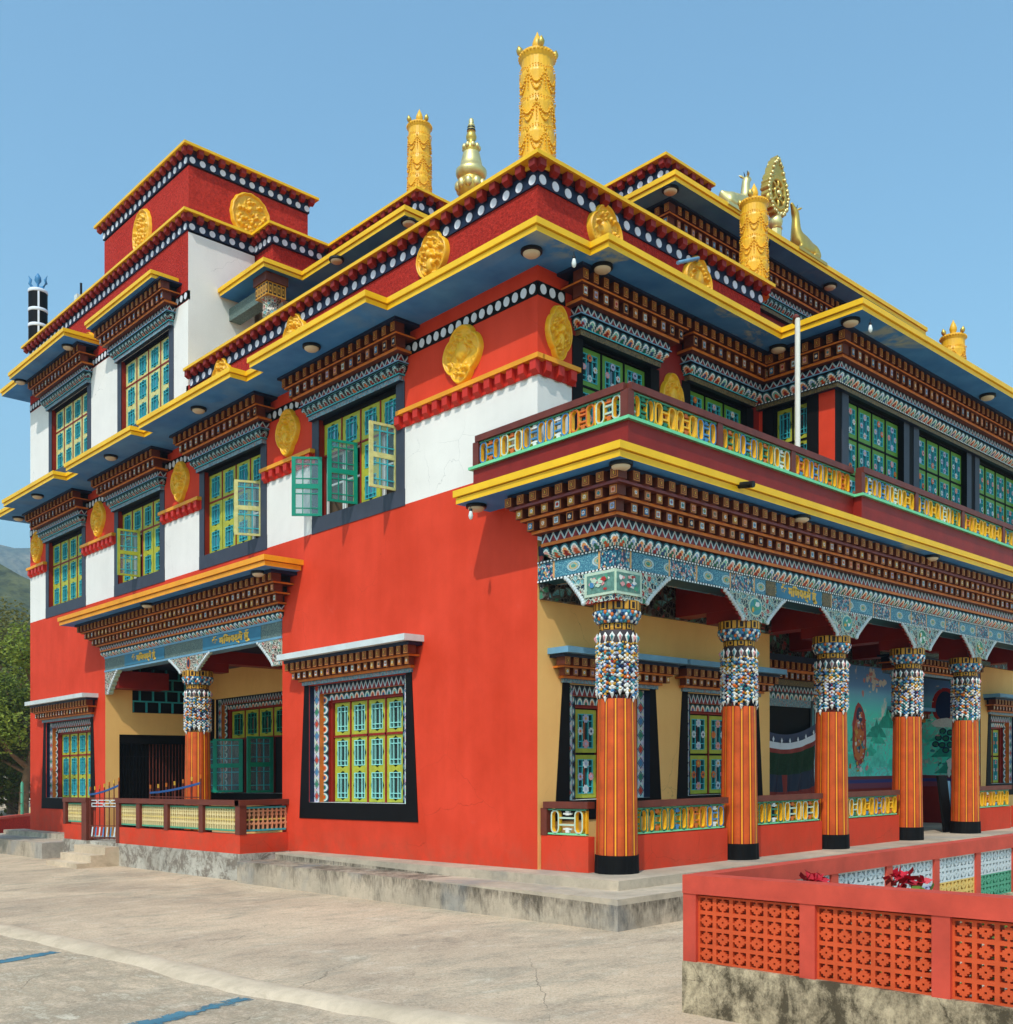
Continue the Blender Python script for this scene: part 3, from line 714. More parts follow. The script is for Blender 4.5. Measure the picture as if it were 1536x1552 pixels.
NPAR = [0]
def parapet(mb, side, c, a, b, zc, pitch=.30, ea=0, eb=0, k=1.0, cap='yellow', ends=''):
    """dentilled, dotted parapet head: side L faces -x at x=c for y in a..b, R faces -y at y=c for x in a..b; ea/eb = 1 to wrap an outer corner (an R run butts against the L run there)"""
    T = (lambda u, w, z: (c-w, u, z)) if side == 'L' else (lambda u, w, z: (u, c-w, z))
    NPAR[0] += 1; zc += .002*(NPAR[0] % 4)
    bt = ea and side == 'R'
    A = lambda d: (a+.3 if d != .21 else a+.32) if bt else a-d*ea
    B = lambda d: b+d*eb
    mb.box(A(.03), B(.03), -.3, .03, zc-.385, zc-.145, 'navy', T); mb.box(A(.05), B(.05), -.3, .05, zc-.145, zc-.05, 'maroonshade', T)
    mb.box(A(.21), B(.21), -.32, .21, zc-.05, zc+.012, cap, T)
    a0 = a-.1*ea; b0 = B(.1)
    n = max(1, round((b0-a0)/pitch)); st = (b0-a0-.13)/n
    for i in range(n+1):
        u = a0+.065+i*st; x0, x1, w1 = u-.065, u+.065, .17-(.003 if i == 0 else 0)
        zb, zt_ = zc-.205, zc-.055
        mb.box(x0, x1, .06, w1, zb+.04, zt_, 'maroon', T, skip='-z')
        q = [T(x0, w1, zb+.04), T(x1, w1, zb+.04), T(x1, w1-.07, zb), T(x0, w1-.07, zb)]
        mb.face(q, 'maroon'); mb.face([T(x0, .06, zb+.04), q[0], q[3], T(x0, .06, zb)], 'maroon'); mb.face([T(x1, .06, zb+.04), T(x1, .06, zb), q[2], q[1]], 'maroon'); mb.face([q[3], q[2], T(x1, .06, zb), T(x0, .06, zb)], 'maroon')
    a1 = a-(.0 if not bt else 0)
    for i in range(n+1):
        u = a1+.08+i*(b+.03*eb-a1-.16)/n
        mb.disc(T, u, zc-.292, .03, .076, 'dot', th=.01)
def dotband(mb, side, c, a, b, z0, z1, pitch=.19):
    T = (lambda u, w, z: (c-w, u, z)) if side == 'L' else (lambda u, w, z: (u, c-w, z))
    mb.box(a, b, -.05, .012, z0, z1, 'black', T)
    n = max(1, int((b-a)/pitch)); st = (b-a)/n
    for i in range(n): mb.disc(T, a+st*(i+.5), (z0+z1)/2, .012, .068, 'dot', th=.008, rz=.078)
def string_course(mb, side, c, a, b, z, ea=0, eb=0, pitch=.27):
    T = (lambda u, w, z_: (c-w, u, z_)) if side == 'L' else (lambda u, w, z_: (u, c-w, z_))
    mb.box(a-.13*ea, b+.13*eb, -.02, .13, z, z+.075, 'amber', T)
    mb.box(a-.02*ea, b+.02*eb, -.02, .02, z-.2, z, 'reddent', T)
    n = max(1, round((b-a)/pitch)); st = (b-a)/n
    for i in range(n+1 if ea else n):
        u = a+st*(i+.5) if not ea else a+st*i
        x0, x1 = u-.065, u+.065
        mb.box(x0, x1, .02, .11, z-.15, z, 'reddent', T, skip='-z')
        q = [T(x0, .11, z-.15), T(x1, .11, z-.15), T(x1, .03, z-.22), T(x0, .03, z-.22)]
        mb.face(q, 'reddent'); mb.face([T(x0, .02, z-.15), q[0], q[3], T(x0, .02, z-.22)], 'reddent'); mb.face([T(x1, .02, z-.15), T(x1, .02, z-.22), q[2], q[1]], 'reddent')

def medallion(F, u, z, w, wd, ht, seed, kind=0, parent=TEMPLE, name='medallion', label=None):
    """moulded golden plaque; kind 0 lobed with a boss, 1 lobed with a figure, 2 round with scrolls"""
    rnd = random.Random(seed); mb = MB(); n = 96; m = 40
    lob = lambda t: (.86+.14*abs(cos(2*t))**.75) if kind < 2 else 1+.012*cos(16*t)
    blobs = []
    if kind == 0: blobs += [(0, .12, .34, .30), (0, .12, .2, .25)]
    if kind == 1: blobs += [(0, .12, .2, .5), (0, .46, .11, .5), (-.2, .02, .1, .4), (.2, .0, .1, .4), (0, -.26, .3, .4), (-.25, -.3, .1, .4), (.25, -.3, .1, .4)]
    for i in range(46 if kind == 2 else 26):
        t, r = rnd.random()*2*pi, (rnd.random()**.5)*.72
        if kind < 2 and r < .42: r = .42+rnd.random()*.3
        blobs.append((r*cos(t), r*sin(t), .05+.05*rnd.random(), .35))
    def hgt(x, y, rn):
        if rn > .97: return .0
        h = .006+.055*max(0, 1-((rn-.91)/.06)**2)
        if rn < .84:
            nn = noise.noise((x*4.2+seed, y*4.2, seed*.7)); h += .035*max(0, 1-abs(nn)*7)*min(1, (.84-rn)*12)
            for bx, by, br, bh in blobs:
                d = ((x-bx)**2+(y-by)**2)/(br*br)
                if d < 1: h = max(h, .006+bh*.27*sqrt(1-d))
        return h
    rows = []
    for i in range(m+1):
        rn = i/m; row = []
        for j in range(n):
            t = 2*pi*j/n; k = lob(t)*rn; x, y = k*cos(t), k*sin(t)
            if kind < 2 and sin(t) < 0: x *= 1-.18*(-sin(t))
            row.append(F(u+x*wd/2, w+.036*(1 if i < m else 0)+(hgt(rn*cos(t), rn*sin(t), rn) if i < m else -.01), z+y*ht/2))
        rows.append(row)
    mb.grid(rows, 'gold', True, True); return put(name, mb, parent, label)

def lamp_disc(x, y, z, parent=TEMPLE):
    mb = MB(); mb.lathe([(.165, 0), (.165, -.045), (.135, -.05)], 'blackiron', 24, (x, y, z), False)
    mb.lathe([(.132, -.045), (.128, -.07), (.095, -.095), (.02, -.1)], 'lampshade', 24, (x, y, z), True); return put('ceiling_light', mb, parent)
# ------------------------------------------------------------------ temple walls
WU = [(3.30, 6.27), (7.97, 10.94), (12.70, 15.62), (17.50, 20.46)]       # upper windows of the left facade
TW = [(12.22, 15.42), (17.13, 20.22)]                                      # tower windows
YE = 21.75
def hole(u0, u1, z0, z1, b=.25): return (u0+b, u1-b, z0, z1)
uw = [hole(a, b, 6.58, 8.49) for a, b in WU]
gw = [(3.27, 6.37, .97, 3.28), (17.12, 20.42, .97, 3.18)]
mb = MB(); holes(mb, FL, 0, YE, -.02, 6.3, 0, [(7.38, 16.2, -.02, 4.36)]+gw, 'red', 0)
mb.face([(0, YE, 0), (8, YE, 0), (8, YE, 9.4), (0, YE, 9.4)], 'red')
put('ground_floor_wall', mb, TEMPLE)
mb = MB(); holes(mb, FL, 0, YE, 6.3, 7.7, 0, uw, 'white', 0); holes(mb, FR, 0, .78, 6.0, 7.7, 0, [], 'white', 0)
put('white_wall_band', mb, TEMPLE)
r2 = [(1.0, 2.8, 6.5, 8.49), (3.9, 5.7, 6.5, 8.49)]
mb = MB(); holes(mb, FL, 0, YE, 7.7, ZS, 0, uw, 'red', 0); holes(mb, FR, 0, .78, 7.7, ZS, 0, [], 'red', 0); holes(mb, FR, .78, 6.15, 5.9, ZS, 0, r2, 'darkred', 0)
put('upper_wall', mb, TEMPLE)
# bay on the right facade
FB = lambda u, w, z: (u, -1.62-w, z)
FBL = lambda u, w, z: (6.15-w, u, z)
BW = [(6.38, 9.12), (9.30, 12.15), (12.33, 15.2), (15.38, 18.3)]
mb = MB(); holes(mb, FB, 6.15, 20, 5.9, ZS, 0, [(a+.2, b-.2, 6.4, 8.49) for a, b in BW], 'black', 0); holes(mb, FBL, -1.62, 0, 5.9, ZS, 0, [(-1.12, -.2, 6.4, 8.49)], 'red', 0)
put('bay_wall', mb, TEMPLE)

# ---- band of white dots and string courses between the windows
mb = MB()
segs = [(0, WU[0][0]), (WU[0][1], WU[1][0]), (WU[1][1], WU[2][0]), (WU[2][1], WU[3][0]), (WU[3][1], YE)]
for a, b in segs: dotband(mb, 'L', 0, a, b, 8.90, 9.12)
dotband(mb, 'R', 0, 0.013, .62, 8.90, 9.12, .2); put('dotted_band', mb, TEMPLE)
for i, (a, b) in enumerate(segs):
    mb = MB(); string_course(mb, 'L', 0, a-(.12 if i else 0), b+(.12 if i < 4 else 0), 7.87, 1 if i == 0 else 0, 0)
    if i == 0: string_course(mb, 'R', 0, .0, .86, 7.872, 0, 0)
    put('string_course', mb, TEMPLE)

# ---- upper windows, left facade
for i, (a, b) in enumerate(WU):
    op = {0: (0, 2, 3), 1: (0,), 2: (2,)}.get(i, ())
    win, (p, q, cw, zs) = window_upper(FL, a, b, 6.28, 6.58, 8.40, ZS, gl='glasssky' if i < 2 else 'glass', opened=op, label=('window with three casements standing open', 'window with one lime casement swung open', 'window with one green casement ajar', 'window with every casement shut')[i])
    h = zs-.02
    if i == 0:
        for uh, ang, sg in ((q-.02, 128, -1), (p+2*cw+.05, 104, -1)):
            sash(swing(FL, uh, -.05, ang, sg), 0, cw-.03, 6.60, h, 0, 2, 'lime', 'green', None, win, 'open casement seen from its green inner side', back='green', edge='green', name='casement', mx=.13, mz=.08)
        sash(swing(FL, p+.02, -.05, 84, 1), 0, cw-.03, 6.60, h, 0, 2, 'limew', 'teal', None, win, 'open casement with weathered lime board', back='limew', name='casement', mx=.13, mz=.08)
    elif i == 1:
        sash(swing(FL, p+.02, -.05, 66, 1), 0, cw-.03, 6.60, h, 0, 2, 'limew', 'teal', None, win, 'open casement', back='limew', name='casement', mx=.13, mz=.08)
    elif i == 2:
        sash(swing(FL, p+2*cw+.04, -.05, 96, -1), 0, cw-.03, 6.60, h, 0, 2, 'green', 'teal', None, win, 'open casement seen from its green inner side', back='lime', name='casement', mx=.13, mz=.08)
# ---- right facade, first floor windows
for (a, b) in ((.78, 3.02), (3.66, 5.95)):
    window_upper(FR, a, b, 5.95, 6.5, 8.45, ZS, gl='glass', board='leafgreen', bar='teal', cols=3, rows=3, flowers=True, R=True, border='black', ha=.2, hb=.2)
mb = MB()
for i, (a, b) in enumerate(BW):
    window_upper(FB, a, b, 5.95, 6.4, 8.45, ZS, gl='glasssky', board='leafgreen', bar='teal', cols=4, rows=3, flowers=True, R=True, hood=False, border='charcoal')
window_upper(FBL, -1.30, -.08, 5.95, 6.4, 8.45, ZS, gl='glass', board='lime', bar='teal', cols=2, rows=3, R=True, hood=False, border='black')
cornice(mb, (6.15, 19, -1.62, .0), hood_rows(ZS, 1.0, 'petal', 'lintelb')[:-2]+[('b', ZS-.79, ZS-.76, .13, 'bead'), ('b', ZS-.87, ZS-.79, .1, 'lintelb')], (1, 0, 1, 0), 'LR'); put('bay_cornice', mb, TEMPLE)
# ---- ground windows, left facade
window_ground(FL, 2.93, 6.72, .66, 3.3, label='large ground floor window in a tapering black frame')
window_ground(FL, 16.82, 20.80, .66, 3.2, gl='glasssky', bar='teal')

# ---- main eave, stepping out over every window
E_ = [(-.95, 21.95), (-.95, 20.34), (-1.28, 20.34), (-1.28, 16.45), (-.95, 16.45), (-.95, 15.70), (-1.28, 15.70), (-1.28, 11.78), (-.96, 11.78), (-.96, 11.40), (-1.30, 11.40), (-1.30, 7.2), (-.94, 7.2), (-.94, 6.62),
      (-1.25, 6.62), (-1.25, 2.78), (-.80, 2.78), (-.78, -.75), (.36, -.77), (.36, -1.14), (5.25, -1.06), (5.22, -2.66), (20, -2.8), (20, 1.0), (.6, 1.0), (.6, 21.95)]
eave('main_eave', E_, ZS)
for x, y in ((-.39, -.26), (.78, -.65), (5.5, -2.28), (11.1, -2.4), (5.57, -.79), (-.91, 4.9), (-.9, 9.24), (-.92, 13.68), (-.97, 18.41), (-.5, 21.3)): lamp_disc(x, y, ZS)

# ---- attic parapet in rough red plaster
mb = MB(); mb.box(0, .3, .0, 11.6, 9.45, 10.7, 'stucco'); mb.box(.3, 6.2, .0, .3, 9.45, 10.7, 'stucco', skip='-x'); mb.box(5.9, 6.2, .3, 4, 9.45, 10.7, 'stucco', skip='-y')
mb.box(.25, 8, .25, 12, 9.6, 10.3, 'maroon')
put('attic_wall', mb, TEMPLE)
mb = MB(); parapet(mb, 'L', 0, 0, 11.35, 10.98, ea=1); parapet(mb, 'R', .0, 0.0, 6.2, 10.98, ea=1, eb=1); put('attic_parapet', mb, TEMPLE)
medallion(FL, 2.5, 10.36, .0, .84, .98, 3, 1); medallion(FL, 6.85, 10.36, .0, .84, .98, 4, 1, label='moulded plaque half hidden behind the eave'); medallion(FL, 9.85, 10.36, 0, .84, .98, 5, 1)
medallion(FR, 1.55, 10.36, .0, .84, .98, 6, 0); medallion(FR, 4.1, 10.36, .0, .84, .98, 7, 0)
medallion(FL, 1.72, 8.47, 0, .98, 1.02, 8, 0, label='lobed golden plaque with a smooth oval boss')
for k, (y, z) in enumerate(((7.12, 8.5), (11.84, 8.5), (16.58, 8.5), (21.1, 8.5))): medallion(FL, y, z, 0, .84, 1.0, 20+k, 1)
medallion(FR, .44, 8.40, 0, .56, .92, 30, 1); medallion(FR, 3.34, 8.06, 0, .62, .95, 31, 0)

# ---- tower (third storey at the far left)
tw = [(a+.25, b-.25, 10.5, 12.32) for a, b in TW]
mb = MB(); holes(mb, FL, 11.5, YE, 9.4, 12.7, 0, tw, 'white', 0)
FT = lambda u, w, z: (u, 11.5-w, z)
holes(mb, FT, 0, 1.75, 9.4, 14.3, 0, [], 'white', 0); mb.face([(0, YE, 9.4), (8, YE, 9.4), (8, YE, 12.7), (0, YE, 12.7)], 'white'); put('tower_wall', mb, TEMPLE)
mb = MB(); holes(mb, FL, 11.5, YE, 12.7, 14.4, 0, [], 'stucco', 0); mb.face([(0, YE, 12.7), (8, YE, 12.7), (8, YE, 14.4), (0, YE, 14.4)], 'stucco')
mb.box(.12, 3.42, 11.72, 16.55, 14.3, 16.0, 'stucco'); put('tower_rough_wall', mb, TEMPLE)
for a, b in ((11.5, 12.35), (15.3, 17.25), (20.1, YE)):
    mb = MB(); dotband(mb, 'L', 0, a, b, 12.72, 12.93); put('tower_dotted_band', mb, TEMPLE)
ZU = 14.72
mb = MB(); parapet(mb, 'L', 0, 11.5, YE, ZU, ea=1, eb=1); parapet(mb, 'R', 11.5, 0, 1.72, ZU, ea=1); parapet(mb, 'L', 1.76, 10.7, 11.48, ZU, ea=1)
parapet(mb, 'R', 10.7, 1.76, 3.40, ZU, ea=1); parapet(mb, 'L', 3.44, 7.22, 10.68, ZU, ea=1); parapet(mb, 'R', 7.22, 3.44, 6.4, ZU, ea=1)
parapet(mb, 'L', 6.56, 2.63, 7.0, ZU, ea=1); parapet(mb, 'R', 2.63, 6.56, 7.95, ZU, ea=1, eb=1); parapet(mb, 'R', 2.63, 13.0, 14.5, ZU-.3, ea=1, eb=1); parapet(mb, 'L', 13.0, 2.63, 5, ZU-.3, ea=1)
put('upper_parapet', mb, TEMPLE)
mb = MB(); parapet(mb, 'L', .12, 11.72, 16.55, 16.42, ea=1, eb=1); parapet(mb, 'R', 11.72, .12, 3.42, 16.42, ea=1, eb=1); mb.box(.15, 3.4, 11.75, 16.5, 16.0, 16.36, 'maroon'); put('tower_parapet', mb, TEMPLE)
medallion(lambda u, w, z: (.12-w, u, z), 14.15, 15.3, 0, .98, 1.22, 40, 2, label='round golden plaque on the tower, seen edgewise')
medallion(lambda u, w, z: (u, 11.72-w, z), 1.75, 15.32, 0, 1.12, 1.22, 41, 2, label='round golden plaque on the shaded side of the tower')
mb = MB()   # roof storey walls
mb.box(1.8, 12, 10.74, 21, 13.1, 14.6, 'stucco'); mb.box(3.48, 9, 7.26, 12, 13.1, 14.62, 'stucco'); mb.box(6.6, 7.9, 2.67, 8, 13.1, 14.61, 'stucco'); mb.box(13.04, 14.46, 2.67, 8, 13.1, 14.3, 'stucco')
mb.box(6.0, 15.2, 2.4, 9, 13.15, 13.3, 'maroon'); put('roof_storey_wall', mb, TEMPLE)
mb = MB()
mb.box(2.0, 12, 10.6, 21, 9.6, 13.2, 'white'); mb.box(2.9, 12, 6.7, 12, 9.6, 13.2, 'darkred'); mb.box(5.85, 14.8, 2.05, 8, 9.6, 13.2, 'darkred'); put('roof_storey_body', mb, TEMPLE)
eave('upper_eave', [(.75, 11.49), (.75, 9.4), (1.76, 9.4), (1.76, 5.57), (4.87, 5.57), (4.87, 1.05), (15.75, 1.0), (15.75, 9), (13, 9), (13, 11.49)], 13.0)
mb = MB(); cornice(mb, (5.85, 14.8, 2.05, 8), hood_rows(13.0, 1.05, 'petald', 'lintelb'), (1, 1, 1, 0), 'LR'); cornice(mb, (2.9, 5.85, 6.7, 10.3), hood_rows(13.0, 1.0), (1, 0, 1, 0), 'LR'); put('upper_cornice', mb, TEMPLE)
for x, y in ((5.08, 1.33), (2.01, 5.74), (1.8, 8.06), (8.3, 1.3), (11.2, 1.3), (1.45, 9.9)): lamp_disc(x, y, 13.0)
# small terrace column under the stepped eave by the tower
mb = MB(); mb.lathe([(.18, 10.3), (.18, 12.1), (.2, 12.12), (.2, 12.2), (.18, 12.22), (.18, 12.45), (.24, 12.5)], 'filigw', 20, (1.21, 9.85, 0)); mb.box(.96, 1.46, 9.6, 10.1, 12.5, 12.8, 'meander'); mb.box(.92, 1.5, 9.56, 10.14, 12.8, 12.995, 'brown')
mb.box(1.06, 1.36, 10.1, 11.5, 12.5, 12.8, 'beamdark'); put('terrace_column', mb, TEMPLE)
mb = MB(); cornice(mb, (1.2, 2.4, 11.3, 11.6), [('b', 11.15, 11.25, .1, 'orange'), ('d', 11.25, 11.4, .2, .08, .2, .12, 'fl', 'navy'), ('b', 11.4, 11.48, .25, 'navy'), ('b', 11.48, 11.6, .32, 'ledgewhite')], (1, 1, 1, 0), 'R'); put('terrace_door_cornice', mb, TEMPLE)
# tower windows and their eaves
for i, (a, b) in enumerate(TW):
    window_upper(FL, a, b, 10.18, 10.5, 12.26, 13.2, gl='glasssky' if i == 0 else 'glass', board='limew', bar='teal', label='tower window')
eave('tower_eave', [(-.98, 20.75), (-.98, 16.55), (.25, 16.55), (.25, 22.3), (-.70, 22.3), (-.70, 20.75)], 13.2)
eave('tower_window_eave', [(-.70, 15.85), (-.70, 11.98), (.2, 11.98), (.2, 15.85)], 13.2, h=.17)
lamp_disc(-.6, 17.2, 13.2); lamp_disc(-.68, 20.6, 13.2)
medallion(FL, 13.9, 13.55, .0, .75, .5, 50, 0); medallion(FL, 17.2, 13.5, .0, .6, .45, 51, 0)
# ------------------------------------------------------------------ right porch
CX = [.38, 3.56, 6.63, 9.76, 12.66, 16.7]
CYR = -1.28
BX1 = 19.0
mb = MB(); holes(mb, FR, 0.0, 6.53, -.02, 5.1, 0, [(.72, 2.75, 1.05, 2.9), (3.84, 5.95, 1.05, 2.9)], 'cream', 0); mb.face([(6.53, 0, 0), (6.53, 1.6, 0), (6.53, 1.6, 5), (6.53, 0, 5)], 'cream'); put('porch_wall', mb, TEMPLE)
mb = MB(); holes(mb, FR, 16.69, 20, -.02, 5.1, 0, [(17.34, 19.1, 1.05, 2.9)], 'cream', 0); put('porch_wall', mb, TEMPLE)
for a, b in ((.38, 3.09), (3.50, 6.29), (17.0, 19.44)):
    window_ground(FR, a, b, .73, 2.92, gl='glass', board='lime', bar='teal', cols=2, rows=2, flowers=True, ledge='slate', ue=(.18, .18), hz=.52)
# vestibule: back wall, doorway, murals
FV = lambda u, w, z: (u, 1.6-w, z)
FVR = lambda u, w, z: (16.69-w, u, z)
mb = MB(); mb.face([FV(6.53, 0, 0), FV(16.69, 0, 0), FV(16.69, 0, 5), FV(6.53, 0, 5)], 'darkred'); mb.face([FVR(0, 0, 0), FVR(1.6, 0, 0), FVR(1.6, 0, 5), FVR(0, 0, 5)], 'darkred'); put('vestibule_wall', mb, TEMPLE)
def mural_mat(flip):
    g = G('landscape_mural_paint'); x, y, z = g.xyz()
    n = g.noise(1.6, 5, .6); r = g.noise(2.2, 6, .7)
    col = g.ramp((z*.28), [(0, c8(200, 120, 150)), (.24, c8(120, 240, 228)), (.5, c8(84, 236, 204)), (.8, c8(100, 236, 214)), (.95, c8(130, 200, 240)), (1, c8(110, 165, 230))])
    cl = g.noise(1.9, 5, .6, dist=.5)
    col = g.mix(cl.rng(.60, .66)*z.rng(2.0, 2.9), col, c8(240, 232, 220)); col = g.mix((r-.5).abs().lt(.02)*z.rng(3.0, 2.6), col, c8(150, 190, 180))
    col = g.mix(n.rng(.55, .62)*z.rng(2.6, 2.2)*.8, col, c8(66, 196, 168)); col = g.mix(z.lt(1.28), col, g.ramp(z*.78, [(0, c8(130, 60, 80)), (.86, c8(60, 60, 120)), (.93, c8(120, 50, 60))], True))
    return g.fin(col, .6)
M['mural'] = mural_mat(0)
for k_, c_ in dict(mt1=(60, 190, 160), mt2=(96, 216, 190), mt3=(44, 160, 138)).items(): M[k_] = paint('mural_hill_paint', c_, .6, .3, 5)
def blobp(mb, T, u, z, ru, rz, w, mat, n=18, wob=0.0, seed=0):
    rd = random.Random(seed); pts = []
    for i in range(n):
        t = 2*pi*i/n; k = 1+wob*(rd.random()-.5); pts.append((u+ru*k*cos(t), z+rz*k*sin(t)))
    mb.face([T(a, w, b) for a, b in pts], mat)
mb = MB(); mb.box(12.4, 15.0, 0, .02, 1.0, 4.2, 'mural', FV, skip='-y')
for (u, z, ru, rz, w, m_, wob) in ((13.15, 2.35, .36, .80, .023, 'b_red', .12), (13.15, 2.25, .26, .60, .0245, 'b_orange', .3), (13.15, 2.85, .16, .21, .026, 'b_navy', 0)):
    blobp(mb, FV, u, z, ru, rz, w, m_, wob=wob, seed=int(u*100))
rd = random.Random(8)
for k in range(70):
    f = rd.random(); blobp(mb, FV, 13.15+rd.gauss(0, .10+.12*(1-f)), 1.45+1.5*f, .025+.05*rd.random(), .02+.05*rd.random(), .0275+.0002*k, rd.choice(['b_white', 'b_pink', 'b_red', 'b_navy', 'b_gold', 'b_teal', 'b_orange']), 9, .6, k)
for k in range(26):
    blobp(mb, FV, 13.9+rd.gauss(0, .35), 3.75+rd.gauss(0, .14), .10*rd.random()+.03, .07*rd.random()+.02, .023+.0002*k, 'b_white' if k % 3 else 'b_pink', 9, .5, k)
for k in range(9):
    u, w_ = 12.55+2.3*rd.random(), .25+.35*rd.random(); zb_ = 1.3+1.3*rd.random(); h_ = .25+.45*rd.random(); pk = [(u-w_, zb_), (u-w_*.45, zb_+h_*.55), (u-w_*.2, zb_+h_*.6), (u, zb_+h_), (u+w_*.25, zb_+h_*.55), (u+w_*.5, zb_+h_*.5), (u+w_, zb_)]
    mb.face([FV(min(max(a, 12.42), 14.98), .0205+.0002*k, b) for a, b in pk], ('mt1', 'mt2', 'mt3')[k % 3])
put('mural', mb, TEMPLE, 'mural of a red haloed figure in green hills')
mb = MB(); mb.box(.02, 1.58, 0, .02, 1.0, 4.2, 'mural', FVR, skip='-y')
for (u, z, ru, rz, w, m_, wob) in ((.95, 3.2, .36, .48, .023, 'b_red', .05), (.95, 3.18, .25, .4, .026, 'b_navy', .05), (.95, 2.72, .34, .13, .029, 'b_white', .2), (.62, 1.62, .28, .2, .026, 'b_white', .2), (.42, 1.72, .14, .15, .029, 'b_white', .1)):
    blobp(mb, FVR, u, z, ru, rz, w, m_, wob=wob, seed=int(z*100))
for k in range(4): blobp(mb, FVR, .44+.13*k, 1.38, .045, .14, .027, 'b_white')
for k, (a, b) in enumerate(((.8, 2.45), (1.0, 2.5), (.7, 2.28), (.92, 2.3), (1.12, 2.32), (.8, 2.12), (1.02, 2.12), (1.2, 2.15), (.92, 1.98))):
    blobp(mb, FVR, a, b, .10, .085, .024, 'b_navy'); blobp(mb, FVR, a, b, .065, .05, .027, 'b_green')
rd = random.Random(9)
for k in range(8):
    u, w_ = .2+1.2*rd.random(), .2+.3*rd.random(); zb_ = 1.3+1.3*rd.random(); h_ = .25+.4*rd.random(); pk = [(u-w_, zb_), (u-w_*.4, zb_+h_*.6), (u, zb_+h_), (u+w_*.3, zb_+h_*.5), (u+w_, zb_)]
    mb.face([FVR(min(max(a, .03), 1.57), .0205+.0002*k, b) for a, b in pk], ('mt1', 'mt2', 'mt3')[k % 3])
for k in range(40): blobp(mb, FVR, .1+1.35*rd.random(), 1.35+2.7*rd.random(), .02+.05*rd.random(), .015+.03*rd.random(), .0232+.00005*k, rd.choice(['b_white', 'p_pale', 'b_pink', 'b_green', 'b_teal']), 9, .6, k)
put('mural', mb, TEMPLE, 'mural with a white elephant under a round-leaved tree')
mb = MB(); mb.box(15.2, 16.5, -.05, .01, 0, 2.55, 'dark', FV); mb.box(15.05, 15.2, 0, .06, 0, 2.7, 'diamond', FV); mb.box(15.05, 16.6, 0, .07, 2.55, 2.75, 'zig', FV)
cornice(mb, (15.0, 16.65, 1.55, 1.6), [('b', 2.75, 2.85, .08, 'orange'), ('d', 2.85, 2.98, .2, .06, .22, .13, 'fl', 'brown'), ('b', 2.98, 3.03, .24, 'maroon'), ('b', 3.03, 3.13, .36, 'slate')], (1, 0, 1, 0), 'R'); put('doorway', mb, TEMPLE, 'dark doorway between the murals')
mb = MB(); mb.box(8.0, 10.75, -.05, .012, 0, 2.95, 'dark', FV)
for a, b, z1_, m_ in ((10.75, 10.95, 3.15, 'petal'), (10.95, 11.2, 3.35, 'diamond')): mb.box(a, b, 0, .05, 0, z1_, m_, FV)
mb.box(7.5, 10.75, 0, .05, 2.95, 3.12, 'lintel', FV); mb.box(7.5, 10.95, 0, .055, 3.12, 3.28, 'petal', FV); mb.box(7.5, 11.2, 0, .06, 3.28, 3.42, 'zig', FV)
cornice(mb, (7.5, 11.3, 1.5, 1.6), [('b', 3.42, 3.55, .05, 'lintelb'), ('d', 3.55, 3.7, .2, .05, .24, .14, 'fl', 'brown'), ('b', 3.7, 3.76, .22, 'orange'), ('d', 3.76, 3.92, .3, .1, .24, .14, 'sq', 'gap'), ('b', 3.92, 4.05, .36, 'navy')], (1, 1, 1, 0), 'R'); put('doorway', mb, TEMPLE, 'carved doorway behind the drooping curtain')
# ceiling, dark painted frieze along the back, transverse brackets
mb = MB(); mb.box(.02, BX1, -1.5, 1.58, 4.85, 5.0, 'navy'); mb.box(.03, 6.5, -.10, -.01, 4.18, 4.85, 'darkpaint'); mb.box(6.56, 16.6, 1.4, 1.55, 4.1, 4.85, 'darkpaint'); mb.box(16.72, BX1, -.1, -.01, 4.18, 4.85, 'darkpaint'); put('porch_ceiling', mb, TEMPLE)
# beam, cornice, slab
mb = MB(); mb.box(0.0, BX1, -1.57, -1.12, 4.43, 4.74, 'floral'); mb.box(0.0, .42, -1.12, -.01, 4.43, 4.74, 'floral', skip='-y')
for z0 in (4.425, 4.715): mb.box(-.015, BX1, -1.585, -1.2, z0, z0+.035, 'bead'); mb.box(-.014, .3, -1.2, -.01, z0, z0+.035, 'bead', skip='-y')
bm_ = put('porch_beam', mb, TEMPLE)
mb = MB()
rowsP = [('r', 4.75, 4.93, .03, .10, 'petal'), ('b', 4.93, 4.98, .14, 'orange'), ('b', 4.98, 5.12, .13, 'zig'), ('b', 5.12, 5.165, .24, 'orange'),
         ('d', 5.165, 5.31, .30, .14, .27, .15, 'fl', 'gap'), ('b', 5.31, 5.35, .36, 'orange'), ('d', 5.35, 5.49, .42, .24, .27, .15, 'fp', 'gap'), ('b', 5.49, 5.53, .48, 'mauve'),
         ('d', 5.53, 5.67, .54, .36, .27, .15, 'sq', 'gap'), ('b', 5.67, 5.725, .5, 'navy')]
cornice(mb, (0, BX1, -1.57, -.35), rowsP, (1, 0, 1, 1), 'LR'); put('porch_cornice', mb, TEMPLE)
eave('balcony_slab', [(-.80, 1.08), (-.78, -2.32), (BX1, -2.36), (BX1, .0), (-.0, .0), (-.0, 1.08)], 5.725, h=.21)
mb = MB(); mb.box(-.17, -.05, -1.95, 1.3, 5.93, 6.43, 'maroon'); mb.box(-.05, 6.2, -1.95, -1.83, 5.93, 6.43, 'maroon', skip='-x'); mb.box(6.2, BX1, -2.12, -1.83, 5.93, 6.43, 'maroon')
mb.box(-.23, -.0, -2.01, 1.36, 6.43, 6.475, 'mint'); mb.box(-.0, 6.2, -2.01, -1.78, 6.43, 6.475, 'mint', skip='-x'); mb.box(6.14, BX1, -2.18, -1.78, 6.4302, 6.4755, 'mint')
